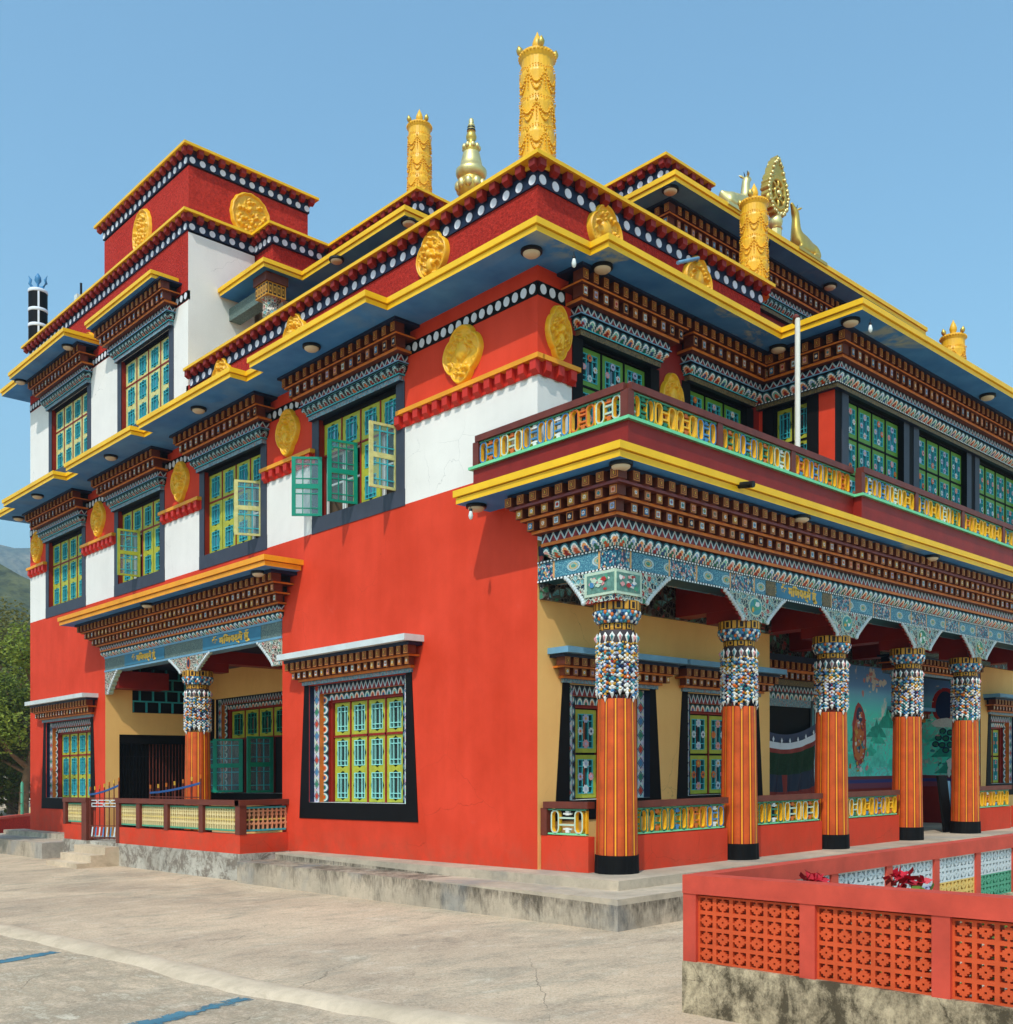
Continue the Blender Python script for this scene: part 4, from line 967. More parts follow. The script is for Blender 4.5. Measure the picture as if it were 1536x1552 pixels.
put('balcony_parapet', mb, TEMPLE)
for x, y in ((-.5, -2.1), (4.11, -2.13), (9.02, -2.13), (-.5, .86)): lamp_disc(x, y, 5.725)
# script boards on the beam
def script(T, u0, z0, size, parent, dep=.012, mat='goldflat', body='ॐ मिणपद्मे हूँ', width=None):
    c = bpy.data.curves.new('lettering', 'FONT'); c.body = body; c.size = size; c.extrude = 0; c.resolution_u = 3; c.offset = .012
    o = bpy.data.objects.new('lettering', c); COL.objects.link(o)
    dg = bpy.context.evaluated_depsgraph_get(); me = o.evaluated_get(dg).to_mesh()
    mb = MB(); xs = [v.co.x for v in me.vertices]; k = (width/(max(xs)-min(xs))) if width else 1
    for p in me.polygons: mb.face([T(u0+me.vertices[i].co.x*k, dep, z0+me.vertices[i].co.y) for i in p.vertices], mat)
    bpy.data.objects.remove(o); bpy.data.curves.remove(c); return put('lettering', mb, parent)
mb = MB(); FW = lambda u, w, z: (u, -1.57-w, z)
mb.box(4.25, 5.75, 0, .008, 4.465, 4.71, 'beamblue', FW, skip='-y')
for a, b in ((3.92, 4.22), (5.78, 6.08)): mb.box(a, b, 0, .008, 4.465, 4.71, 'lintelb', FW, skip='-y')
brd = put('script_board', mb, bm_); script(FW, 4.36, 4.535, .2, brd, width=1.24)
# rosettes on the beam
# columns ----------------------------------------------------------------
def col_parts():
    P = {}
    mb = MB(); n = 84
    def fl(z, r, bl=False):
        row = []
        for j in range(n):
            t = 2*pi*j/n; k = 1+(.04*abs(sin(6*t)) if not bl else .03*abs(sin(6*t)))
            row.append((r*k*cos(t), r*k*sin(t), z))
        return row
    mb.grid([fl(0, .325, 1), fl(.27, .318, 1)], 'black', True, False); mb.face(fl(.27, .318, 1), 'black'); P['foot'] = mb
    mb = MB(); mb.grid([fl(.27+i*.23, .303-.003*i) for i in range(11)], 'orangecol', True, False, lambda i, j: 'colgold' if j % 7 == 0 else ('orangedark' if j % 7 in (1, 6) else 'orangecol')); P['shaft'] = mb
    rd = random.Random(5); mb = MB(); mb.lathe([(.272, 2.66), (.284, 2.7), (.286, 3.4), (.27, 3.55), (.25, 3.58)], 'b_dark', 28)
    def petal(t, z, r, w, h, tilt, mat):
        """small pointed leaf standing off the sleeve"""
        er = Vector((cos(t), sin(t), 0)); et = Vector((-sin(t), cos(t), 0)); ez = Vector((0, 0, 1)); d = ez*cos(tilt)+et*sin(tilt); s_ = et*cos(tilt)-ez*sin(tilt); c = er*r+ez*z
        top, bot, l, rr, m_ = c+d*h*.45, c-d*h*.55, c-s_*w/2+d*h*.1, c+s_*w/2+d*h*.1, c+er*.035
        for q in ((top, l, m_), (l, bot, m_), (bot, rr, m_), (rr, top, m_)): mb.face(q, mat)
    KS = ['b_white', 'b_white', 'p_white', 'b_white', 'b_gold', 'p_lilac', 'b_teal', 'b_blue', 'b_navy', 'b_orange']
    nc = 16
    for j in range(nc):                       # gadroons under the neck
        t = 2*pi*j/nc; petal(t, 3.47, .292, .085, .17, 0, 'b_white'); petal(t, 3.46, .312, .04, .11, 0, ('b_pink', 'b_teal')[j % 2])
    for j in range(nc):                       # hanging strands of leaves and flowers
        t = 2*pi*j/nc; low = 2.60 if j % 4 == 0 else (2.70 if j % 2 == 0 else 2.66); z = 3.38-.06*rd.random(); k = j
        while z > low:
            c = KS[(k*7+j*3) % 10] if rd.random() < .8 else rd.choice(KS)
            petal(t+.02*rd.uniform(-1, 1), z, .29, .06+.02*rd.random(), .085, 0, c)
            for sg in (-1, 1): petal(t+sg*.11, z-.02, .288, .045, .075, sg*(.5+.5*rd.random()), rd.choice(KS))
            if rd.random() < .5: mb.sphere(((.305)*cos(t), .305*sin(t), z-.01), .018, rd.choice(['b_red', 'b_gold', 'b_blue', 'b_white']), 6, 4)
            z -= .058+.012*rd.random(); k += 1
        petal(t, low-.02, .292, .07, .13, 0, 'b_white')
    for zz in (3.38, 3.14): 
        for j in range(40): t = 2*pi*j/40; mb.sphere((.292*cos(t), .292*sin(t), zz+.012*sin(8*t)), .017, 'b_gold', 5, 3)
    P['carved_sleeve'] = mb
    mb = MB(); mb.lathe([(.25, 3.57), (.262, 3.6), (.262, 3.66), (.24, 3.68)], 'meander', 28)
    mb.lathe([(.25, 3.68), (.31, 3.72), (.335, 3.79), (.335, 3.86)], 'b_blue', 28)
    for i, k in enumerate((3.705, 3.745, 3.79, 3.83)):
        for j in range(30):
            t = 2*pi*(j+.5*(i % 2))/30; r = (.285, .315, .332, .335)[i]
            mb.sphere((r*cos(t), r*sin(t), k), .029, ['b_white', 'b_blue', 'b_teal', 'b_orange', 'p_white', 'b_navy'][(j+i*2) % 6], 6, 4, (1, 1, 1.1))
    mb.lathe([(.335, 3.86), (.35, 3.87), (.35, 3.99), (.34, 4.0)], 'meander', 28, smooth=False); P['capital'] = mb
    return P
CP = {k: mesh_of('column_'+k, v, False) for k, v in col_parts().items()}
def bracket_mesh(mb, T, c, half_t, half_b, z0, z1, w0, w1, lim=None, white=False):
    """scalloped carved bracket panel"""
    out = []
    for s_ in (-1, 1):
        side = []
        for i in range(13):
            f = i/12; h = half_b+(half_t-half_b)*(f**1.15); z = z0+(z1-z0)*f
            side.append((c+s_*(h+(.035 if i % 2 else -.03)*(0 if i in (0, 12) else 1)), z))
        out.append(side)
    if lim is not None: out[0] = [(lim, p[1]) for p in out[0]]
    poly = out[0][::-1]+out[1]
    mb.face([T(a, w1, z) for a, z in poly], 'filigw' if (white or T is FL) else 'filig'); mb.face([T(a, w0, z) for a, z in poly[::-1]], 'darkred')
    for i in range(len(poly)):
        a, b = poly[i], poly[(i+1) % len(poly)]; mb.face([T(a[0], w0, a[1]), T(b[0], w0, b[1]), T(b[0], w1, b[1]), T(a[0], w1, a[1])], 'p_pale' if white or T is FL else 'darkred')
    # pale scrolled rim and a round painted panel
    for s_, side in ((0, out[0]), (1, out[1])):
        if lim is not None and s_ == 0: continue
        for i in range(12):
            a, b = side[i], side[i+1]; m_ = ((a[0]+b[0])/2, (a[1]+b[1])/2); mb.sphere(T(m_[0]+(.03 if s_ == 0 else -.03), w1, m_[1]), .038, 'p_white', 6, 4)
def column(x, y, kind='front'):
    e = bpy.data.objects.new('column', None); COL.objects.link(e); e.parent = TEMPLE; e.location = (x, y, -drop(y)); e.empty_display_size = .1
    for k, me in CP.items():
        o = link(k, me, e)
        o.rotation_euler = (0, 0, .2*x)
    mb = MB()
    if kind == 'front':
        bracket_mesh(mb, FW, x, .92, .36, 3.97, 4.425, -.03, .03)
        blobp(mb, FW, x, 4.22, .20, .16, .036, 'p_pale', 16); blobp(mb, FW, x, 4.22, .17, .135, .040, 'b_teal' if x < 9 else 'b_green', 16)
        rd = random.Random(int(x*10))
        for k in range(9): blobp(mb, FW, x+.11*rd.uniform(-1, 1), 4.22+.08*rd.uniform(-1, 1), .03+.03*rd.random(), .02+.03*rd.random(), .042+.0006*k, rd.choice(['b_white', 'p_pale', 'p_teal', 'b_gold']), 10, .5, k)
    elif kind == 'corner':
        bracket_mesh(mb, FW, -.03, 1.28, .72, 3.97, 4.425, -.10, .03, lim=-.022)
        FLW = lambda u, w, z: (-.0-w, u, z)
        bracket_mesh(mb, FLW, -1.60, 1.0, .62, 3.97, 4.425, -.10, .03, lim=-1.593)
        for T, u0_, sd in ((FW, -.03, 1), (FLW, -1.60, 2)):
            mb.box(u0_, u0_+.58, .03, .048, 4.06, 4.41, 'p_pale', T); mb.box(u0_+.006, u0_+.53, .048, .052, 4.10, 4.37, 'p_scene', T)
            rd = random.Random(sd)
            for k in range(16): blobp(mb, T, u0_+.08+.38*rd.random(), 4.14+.19*rd.random(), .02+.04*rd.random(), .015+.03*rd.random(), .054+.001*k, rd.choice(['b_white', 'b_white', 'p_teal', 'b_pink', 'b_red', 'b_blue', 'p_pale']), 12, .5, k)
    else:
        bracket_mesh(mb, FL, y, 1.02, .42, 3.97, 4.34, -.04, .03); blobp(mb, FL, y, 4.18, .09, .14, .036, 'b_orange', 14); blobp(mb, FL, y, 4.18, .06, .1, .040, 'b_navy', 14)
    o = put('bracket', mb, e)
    mb = MB()
    if kind == 'front' or kind == 'corner':
        a = -.01 if not (6.53 < x < 16.6) else 1.5
        if kind == 'front':
            mb.box(x-.2, x+.2, -1.40, a, 4.2, 4.85, 'darkred'); mb.box(x-.19, x+.19, -1.40, -.75, 4.0, 4.2, 'darkred')
        else: mb.box(x-.1, x+.2, -1.3, -.9, 3.99, 4.43, 'darkred')
    else:
        mb.box(.12, 2.8, y-.2, y+.2, 4.2, 4.6, 'darkred'); mb.box(.12, .9, y-.19, y+.19, 3.99, 4.2, 'darkred')
    put('cross_beam', mb, e); return e
for i, x in enumerate(CX): column(x, CYR, 'corner' if i == 0 else 'front')
column(.20, 11.42, 'left')

# balustrades --------------------------------------------------------------
PAL = ['b_green', 'p_pale', 'b_orange', 'b_blue', 'b_green', 'gold']
def hpanel(T, u0, u1, z0, z1, w, parent, seed=0):
    """pierced panel of linked rings and H-shaped bars"""
    mb = MB(); n = max(1, round((u1-u0)/.54)); st = (u1-u0)/n; rd = random.Random(seed)
    def ring(c, hw, mat, th=.027):
        out, inn = [], []; N = 7; za, zb = z0+hw, z1-hw
        for i in range(N+1):
            t = pi*i/N; out.append((c+hw*cos(t), zb+hw*sin(t))); inn.append((c+(hw-th)*cos(t), zb+(hw-th)*sin(t)))
        for i in range(N+1):
            t = pi+pi*i/N; out.append((c+hw*cos(t), za+hw*sin(t))); inn.append((c+(hw-th)*cos(t), za+(hw-th)*sin(t)))
        m = len(out)
        for i in range(m):
            j = (i+1) % m
            mb.face([T(out[i][0], w, out[i][1]), T(out[j][0], w, out[j][1]), T(inn[j][0], w, inn[j][1]), T(inn[i][0], w, inn[i][1])], mat)
            mb.face([T(inn[i][0], w, inn[i][1]), T(inn[j][0], w, inn[j][1]), T(inn[j][0], w-.07, inn[j][1]), T(inn[i][0], w-.07, inn[i][1])], 'gold')
            mb.face([T(out[i][0], w-.07, out[i][1]), T(out[j][0], w-.07, out[j][1]), T(out[j][0], w, out[j][1]), T(out[i][0], w, out[i][1])], 'gold')
    mb.box(u0, u1, w-.06, w, z0-.012, z0+.012, 'mint', T); mb.box(u0, u1, w-.06, w, z1-.012, z1+.012, 'p_teal', T)
    zm = (z0+z1)/2; H = z1-z0
    for i in range(n):
        a = u0+st*i; k = rd.choice(PAL); k2 = rd.choice(['b_orange', 'b_blue', 'b_green', 'b_white'])
        hw = min(.088, st*.17)
        ring(a+st*.19, hw, k); ring(a+st*.81, hw, k)
        for zz in (zm-.06, zm+.045): mb.box(a+st*.19+hw, a+st*.81-hw, w-.06, w-.01, zz, zz+.026, k, T)
        mb.box(a+st*.5-.035, a+st*.5+.035, w-.06, w-.012, z0+.02, zm-.09, k2, T); mb.box(a+st*.5-.035, a+st*.5+.035, w-.06, w-.012, zm+.1, z1-.02, k2, T)
        for zz in (z0+H*.17, z1-H*.2): mb.box(a+st*.5-.085, a+st*.5+.085, w-.055, w-.016, zz, zz+.024, k2, T)
        mb.box(a-.012 if i else a, a+.016, w-.06, w-.008, z0, z1, 'gold', T)
    return put('railing_panel', mb, parent)
def rail(name, T, spans, zb, z0, z1, zt, w, posts, parent=TEMPLE, seed=0, hr=.11):
    mb = MB(); us = [a for s_ in spans for a in s_]
    mb.box(min(us)-.0, max(us)+.0, w-.14, w+.02, z1+.02, zt, 'brownrail', T)
    for p in posts: mb.box(p-.065, p+.065, w-.12, w+.008, zb, z1+.02, 'brownrail', T)
    r = put(name, mb, parent)
    for i, (a, b) in enumerate(spans): hpanel(T, a+.065, b-.065, z0, z1, w-.02, r, seed+i)
    return r
FBAL = lambda u, w, z: (-.17-w, u, z); FBR = lambda u, w, z: (u, -1.95-w, z); FBR2 = lambda u, w, z: (u, -2.12-w, z)
rail('balcony_railing', FBAL, [(-1.88, 1.24)], 6.475, 6.50, 6.85, 6.97, 0, [-1.88, 1.24], seed=1)
rail('balcony_railing', FBR, [(-.11, 2.05), (2.05, 4.17), (4.17, 6.2)], 6.475, 6.50, 6.85, 6.9705, 0, [-.11, 2.05, 4.17], seed=5)
rail('balcony_railing', FBR2, [(6.25, 8.4), (8.4, 10.55), (10.55, 12.7), (12.7, 14.85), (14.85, 17.0)], 6.475, 6.50, 6.85, 6.9735, 0, [6.25, 8.4, 10.55, 12.7, 14.85], seed=11)
FPL = lambda u, w, z: (-.0-w+.06, u, z)
mb = MB(); mb.box(.06, .2, -1.0, -.02, -.02, .53, 'red'); put('porch_low_wall', mb, TEMPLE)
for a, b in ((.5, 3.15), (3.65, 6.2), (6.7, 9.3), (12.55, 15.2), (15.7, 18.5)):
    mb = MB(); mb.box(a, b, -1.33, -1.15, -.02, .53, 'red'); put('porch_low_wall', mb, TEMPLE)
rail('porch_railing', FPL, [(-1.0, -.08)], .53, .56, .93, 1.05, 0, [-.08], seed=21)
FPR = lambda u, w, z: (u, -1.33-w, z)
for k, (a, b) in enumerate(((.5, 3.15), (3.65, 6.2), (6.7, 9.3), (12.55, 15.2), (15.7, 18.5))): rail('porch_railing', FPR, [(a, b)], .53, .56, .93, 1.05, 0, [], seed=30+k)
# plinth
ZG = -.55
mb = MB(); mb.prism([(-.55, 6.75), (-.55, -2.1), (20, -2.1), (20, .2), (.2, .2), (.2, 6.75)], -.14, 0.0-.004, 'plinth', 'plinth', 'plinth'); mb.prism([(-1.3, 6.9), (-1.3, -2.72), (20, -2.72), (20, .1), (.1, .1), (.1, 6.9)], ZG-.1, -.139, 'plinth', 'plinth', 'plinth')
mb.prism([(-.5, 22.6), (-.5, 17.3), (.1, 17.3), (.1, 22.6)], -.14, -.004, 'plinth', 'plinth', 'plinth'); mb.prism([(-1.5, 23.2), (-1.5, 16.6), (.1, 16.6), (.1, 23.2)], ZG-.1, -.139, 'plinth', 'plinth', 'plinth'); mb.box(0.06, 20, -1.32, 1.7, -.02, -.002, 'plinth')
mb.box(10.0, 12.0, -2.5, -2.1, -.15, -.003, 'ridge'); put('plinth', mb, TEMPLE)

# ------------------------------------------------------------------ left porch
XB = 2.9; FPB = lambda u, w, z: (XB-w, u, z); FPE = lambda u, w, z: (u, 16.2-w, z)
mb = MB(); holes(mb, FPB, 7.0, 16.2, -.02, 4.6, 0, [(12.0, 15.6, 1.0, 3.7)], 'cream', 0); holes(mb, FPE, 0, XB, -.02, 4.6, 0, [(.38, 2.72, 0, 2.7), (.74, 2.5, 3.3, 4.58)], 'cream', 0)
mb.face([(0, 7.38, 0), (XB, 7.38, 0), (XB, 7.38, 4.6), (0, 7.38, 4.6)], 'red'); mb.face([(0, 7.38, 4.5), (XB, 7.38, 4.5), (XB, 16.2, 4.5), (0, 16.2, 4.5)], 'navy'); mb.face([(0, 7.38, -.01), (XB, 7.38, -.01), (XB, 16.2, -.01), (0, 16.2, -.01)], 'plinth'); put('side_porch_wall', mb, TEMPLE)
mb = MB(); mb.box(.38, 2.72, -.3, -.14, 0, 2.7, 'dark', FPE)
for i in range(24): mb.box(.42+i*.095, .436+i*.095, -.13, -.1, 0, 2.5, 'rust' if i > 8 else 'blackiron', FPE)
for k in range(6): mb.box(.4, 2.7, -.125, -.105, .35+k*.35, .37+k*.35, 'blackiron', FPE)
mb.box(.38, 2.72, -.12, -.02, 2.45, 2.7, 'black', FPE); put('grille_door', mb, TEMPLE, 'dark folding grille across the side porch doorway')
mb = MB(); mb.box(.74, 2.5, -.2, -.12, 3.3, 4.58, 'dark', FPE)
for r in range(4):
    z = 3.32+r*.31; mb.box(.74, 2.5, -.12, -.05, z+.28, z+.315, 'teal', FPE)
    for k in range(6):
        u = .78+k*.38+(.19 if r % 2 else 0)
        if u < 2.45: mb.box(u, u+.035, -.12, -.055, z, z+.28, 'teal', FPE)
put('vent_window', mb, TEMPLE, 'dark opening with a brick pattern of teal bars')
w_, (A, B, cw, zs, zb) = window_ground(FPB, 11.55, 15.98, .75, 3.72, gl='glass', board='lime', bar='green', cols=4, ledge='beamdark', opened=(0, 1, 2, 3), hz=.5, ue=(.1, .1), bk=.30)
for uh, ang, sg, lb in ((B+.25, 165, -1, 'green casement folded back'), (A+2*cw+.35, 120, -1, 'green casement'), (A+.25, 92, 1, 'green casement seen edge on')):
    sash(swing(FPB, uh, .0, ang, sg), 0, cw*1.05, zb+.03, zs-.03, 0, 2, 'green', 'teal', None, w_, lb, back='green', name='casement', mx=.13, mz=.08)
mb = MB(); mb.box(-.014, .4, 7.385, 16.195, 4.37, 4.72, 'beamdark')
for z in (4.345, 4.70): mb.box(-.03, .3, 7.38, 16.2, z, z+.045, 'slate')
bl = put('side_porch_beam', mb, TEMPLE)
for a, b in ((8.2, 10.75), (12.7, 14.95)):
    mb = MB(); mb.box(a, b, .014, .022, 4.41, 4.69, 'beamblue', FL, skip='-y'); bd = put('script_board', mb, bl)
    script(lambda u, w, z: FL(-u, w+.016, z), -b+.42, 4.485, .2, bd, width=(b-a)-.84)
for c, lim in ((7.42, 7.4), ):
    mb = MB(); bracket_mesh(mb, FL, c, .95, .3, 3.8, 4.35, -.1, .02, lim=lim); mb.box(.1, .5, 7.4, 7.9, 3.95, 4.35, 'darkred'); put('end_bracket', mb, TEMPLE)
mb = MB(); bracket_mesh(mb, lambda u, w, z: (-w, -u, z), -16.16, .78, .2, 3.75, 4.35, -.1, .02, lim=-16.18, white=True); mb.box(.1, 1.5, 15.6, 16.18, 3.9, 4.35, 'darkred'); put('end_bracket', mb, TEMPLE)
mb = MB()
rowsL = [('r', 4.74, 4.88, .02, .09, 'petal'), ('b', 4.88, 4.92, .12, 'orange'), ('b', 4.92, 5.02, .12, 'zig'), ('b', 5.02, 5.06, .2, 'orange'), ('d', 5.06, 5.2, .28, .12, .225, .125, 'fp', 'gap'), ('b', 5.2, 5.235, .34, 'orange'),
         ('d', 5.235, 5.375, .42, .22, .225, .125, 'fp', 'gap'), ('b', 5.375, 5.41, .48, 'orange'), ('d', 5.41, 5.56, .56, .34, .225, .125, 'sq', 'gap'), ('b', 5.56, 5.62, .6, 'navy')]
cornice(mb, (0, .2, 7.42, 16.16), rowsL, (1, 0, 1, 1), 'L'); put('side_porch_cornice', mb, TEMPLE)
eave('side_porch_eave', [(-.90, 17.15), (-.90, 6.58), (-.001, 6.58), (-.001, 17.15)], 5.62, h=.21, trim='amber')
lamp_disc(-.62, 7.25, 5.62); lamp_disc(-.62, 12.3, 5.62)
# its outer railing, plinth, steps, gate
mb = MB(); mb.box(-1.10, -.92, 7.15, 12.9, -.02, .36, 'red'); mb.box(-.92, .0, 7.15, 7.33, -.02, .36, 'red', skip='-x'); put('side_porch_low_wall', mb, TEMPLE); mb = MB(); mb.box(-1.10, -.92, 14.75, 16.15, -.02, .36, 'red'); put('side_porch_low_wall', mb, TEMPLE)
mb = MB(); mb.box(-1.12, .0, 7.13, 16.2, ZG-.1, -.021, 'limewash'); put('side_porch_plinth', mb, TEMPLE)
mb = MB()
for k in range(3): mb.box(-1.12-.33*(k+1), -1.12-.33*k, 12.75, 14.6, ZG-.1, -.17-.17*k+.12-.05, 'ridge')
put('steps', mb, TEMPLE)
FLP = lambda u, w, z: (-1.10-w, u, z); FLPN = lambda u, w, z: (u, 7.15-w, z)
def cream_panel(T, u0, u1, z0, z1, parent, mats=('p_cream', 'p_teal')):
    mb = MB(); w = -.05
    for z in (z0, z1-.06): mb.box(u0, u1, w-.05, w, z+.015, z+.05, mats[1], T)
    n = max(2, round((u1-u0)/.105)); st = (u1-u0)/n; H = z1-z0
    for i in range(n+1):
        u = u0+st*i
        for (fa, fb, hw) in ((.08, .3, .016), (.3, .36, .036), (.36, .62, .014), (.62, .7, .034), (.7, .92, .018)):
            mb.box(u-hw, u+hw, w-.045, w-.004, z0+H*fa, z0+H*fb, mats[0], T)
        if i < n:
            for f in (.27, .45, .78): mb.box(u+.01, u+st-.01, w-.04, w-.012, z0+H*f, z0+H*f+.03, 'p_yel2' if f == .45 else mats[0], T)
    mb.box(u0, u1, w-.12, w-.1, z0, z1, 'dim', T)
    return put('railing_panel', mb, parent)
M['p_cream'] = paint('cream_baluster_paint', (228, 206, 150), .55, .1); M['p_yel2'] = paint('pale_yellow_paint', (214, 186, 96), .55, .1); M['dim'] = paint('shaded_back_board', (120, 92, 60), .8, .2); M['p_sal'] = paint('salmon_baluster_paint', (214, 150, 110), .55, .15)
mb = MB(); mb.box(7.15, 12.95, -.16, .03, .93, 1.04, 'brownrail', FLP)
for p in (7.23, 8.75, 10.35, 11.75, 12.86): mb.box(p-.09, p+.09, -.14, .012, .36 if p < 12.5 else -.02, .93, 'brownrail', FLP)
lr = put('side_porch_railing', mb, TEMPLE)
for a, b in ((7.32, 8.66), (8.84, 10.26), (10.44, 11.66), (11.84, 12.77)): cream_panel(FLP, a, b, .4, .91, lr)
mb = MB(); mb.box(-1.13, -.0, -.16, .03, .9305, 1.0405, 'brownrail', FLPN); mb.box(-1.1, -1.0, -.1, .008, .36, .93, 'brownrail', FLPN); l2 = put('side_porch_railing', mb, TEMPLE)
cream_panel(FLPN, -.96, -.03, .4, .91, l2, ('p_sal', 'teal'))
mb = MB(); mb.box(14.7, 16.2, -.2, .03, .93, 1.04, 'brownrail', FLP); mb.box(14.7, 15.0, -.18, .012, -.02, .93, 'brownrail', FLP); mb.box(16.05, 16.2, -.14, .012, .36, .93, 'brownrail', FLP); l3 = put('side_porch_railing', mb, TEMPLE)
cream_panel(FLP, 15.05, 16.0, .4, .91, l3)
M['wave'] = paint('blue_iron_paint', (40, 84, 140), .5, .15)
# iron gate with a meander plate, and the second leaf folded back inside
def gate(T, u0, u1, z0, z1, parent, lbl, plate=True):
    mb = MB(); n = 6
    for i in range(n+1):
        u = u0+(u1-u0)*i/n; top = z1+.22*(i/n)**1.5; r = .018 if 0 < i < n else .03
        mb.box(u-r/2, u+r/2, -.01, .01, z0, top, 'rust', T); mb.box(u-.012, u+.012, -.014, .014, top, top+.09, 'goldflat' if i % 2 else 'orange', T)
    for i in range(n):
        u, v = u0+(u1-u0)*i/n, u0+(u1-u0)*(i+1)/n; a, b = z1+.22*(i/n)**1.5-.12, z1+.22*((i+1)/n)**1.5-.12
        mb.face([T(u, .016, a), T(v, .016, b), T(v, .016, b+.045), T(u, .016, a+.045)], 'wave'); mb.face([T(u, -.016, a), T(v, -.016, b), T(v, -.016, b+.045), T(u, -.016, a+.045)], 'wave')
    for z in (z0+.02, z0+.32, z1-.42, z1-.2): mb.box(u0, u1, -.013, .013, z, z+.02, 'rust', T)
    if plate:
        a, w_ = u0+.06, (u1-u0-.12)/4; zz = z1-.4; h = .17; t = .022
        # four squared scrolls: 2 S 2 S
        for k in range(4):
            x0, x1 = a+k*w_+.012, a+(k+1)*w_-.012; s_ = k % 2 == 0
            for z in (zz, zz+h/2-t/2, zz+h-t): mb.box(x0, x1, .012, .02, z, z+t, 'p_white', T)
            mb.box((x1-t) if s_ else x0, x1 if s_ else (x0+t), .012, .02, zz+h/2, zz+h, 'p_white', T); mb.box(x0 if s_ else (x1-t), (x0+t) if s_ else x1, .012, .02, zz, zz+h/2, 'p_white', T)
        for k in range(7):
            u = u0+.05+k*(u1-u0-.1)/7; mb.face([T(u, .015, z0+.06), T(u+.05, .015, z0+.06), T(u+.09, .015, z0+.3), T(u+.04, .015, z0+.3)], 'b_blue' if k % 2 else 'p_white')
    return put('gate_leaf', mb, parent, lbl)
GT = lambda u, w, z: FLP(14.68-u, w-.05, z)
gate(swing(lambda u, w, z: FLP(u, w, z), 14.62, -.06, -14, -1), 0, 1.1, .02, 1.22, TEMPLE, 'narrow iron gate leaf with a white meander plate')
gate(lambda u, w, z: (-.6-w, 12.2-u*1.3, z), 0, 1.9, .3, 1.26, TEMPLE, 'iron gate leaf folded back behind the railing', False)
# rain pipes
mb = MB(); mb.tube([(2.05, -2.25, 5.84), (2.05, -2.55, 5.80)], .05, 'blackiron', 10); put('drain_spout', mb, TEMPLE)
mb = MB(); mb.tube([(4.05, .0, 10.72), (4.0, -.12, 10.74), (3.0, -.42, 10.22)], .032, 'slate', 8); put('drain_pipe', mb, TEMPLE)
# ------------------------------------------------------------------ roof ornaments
def banner_meshes():
    P = {}; mb = MB(); n = 72; hs = []
    m = 60
    rows = []
    for i in range(m+1):
        z = 1.8*i/m; row = []
        for j in range(n):
            t = 2*pi*j/n; r = .268-.012*z+.007*abs(sin(12*t))
            for zt in (1.46, .98, .5):      # scalloped skirts, each overhanging the one below
                e = zt+.04*abs(sin(3*t))
                if e-.22 < z < e: r += .022*(1-(e-z)/.22)
            if z > 1.72: r = .285
            row.append((r*cos(t), r*sin(t), z))
        rows.append(row)
    mb.grid(rows, 'gold', True, True); mb.face(rows[-1], 'gold'); mb.lathe([(.3, -.12), (.3, 0), (.27, .01)], 'gold', 36)
    for j in range(30):
        t = 2*pi*j/30; mb.sphere((.285*cos(t), .285*sin(t), 1.765), .022, 'gold', 6, 4)
    for tier, zt in enumerate((1.5, 1.02, .56)):
        for s_ in range(6):
            t0 = 2*pi*(s_+.5*(tier % 2))/6
            for sag, nb in ((.2, 13), (.31, 15)):
                for k in range(nb):
                    f = k/(nb-1); t = t0+2*pi/6*(f*.92+.04); z = zt-.04-sag*4*f*(1-f)
                    r = .268-.012*z+.02; mb.sphere((r*cos(t), r*sin(t), z), .017, 'gold', 5, 4)
            for k in range(6):
                z = zt-.05-k*.055; r = .29-.012*z; mb.sphere((r*cos(t0), r*sin(t0), z), .02-.0015*k, 'gold', 5, 4)
        for k in range(40):
            t = 2*pi*k/40; z = zt+.04*abs(sin(3*t)); r = .295-.012*z; mb.sphere((r*cos(t), r*sin(t), z), .014, 'gold', 5, 3)
    P['body'] = mb
    mb = MB(); mb.lathe([(.05, 1.8), (.06, 1.83), (.03, 1.86), (.075, 1.93), (.085, 2.0), (.06, 2.08), (.02, 2.16), (.005, 2.2)], 'gold', 16); P['finial'] = mb
    mb = MB(); mb.lathe([(.02, 0), (.05, .04), (.055, .09), (.03, .13), (.008, .16)], 'brass', 10); P['bud'] = mb
    return {k: mesh_of('banner_'+k, v, False) for k, v in P.items()}
BP = banner_meshes()
def banner(x, y, z, label, rot=0, k=1.0):
    e = empty('victory_banner', (x, y, z-drop(y)), label, 'roof ornament', 'golden victory banners on the roof'); e.rotation_euler = (0, 0, rot); e.scale = (k, k, k)
    link('body', BP['body'], e); link('finial', BP['finial'], e)
    for q in range(4):
        o = link('bud', BP['bud'], e); t = pi/4+q*pi/2; o.location = (.265*cos(t), .265*sin(t), 1.79); o.rotation_euler = (0, .25, t)
banner(.22, .22, 10.98, 'tall golden carved cylinder on the nearest roof corner', .2)
banner(3.75, 7.55, ZU-.0, 'golden carved cylinder just left of the bell-shaped pinnacle', .7)
banner(6.32, .22, 10.96, 'golden carved cylinder in front of the wheel and deer', 1.1, .98)
banner(12.2, -1.2, 9.5, 'golden carved cylinder farthest right, half hidden by the eave', .4, .98)
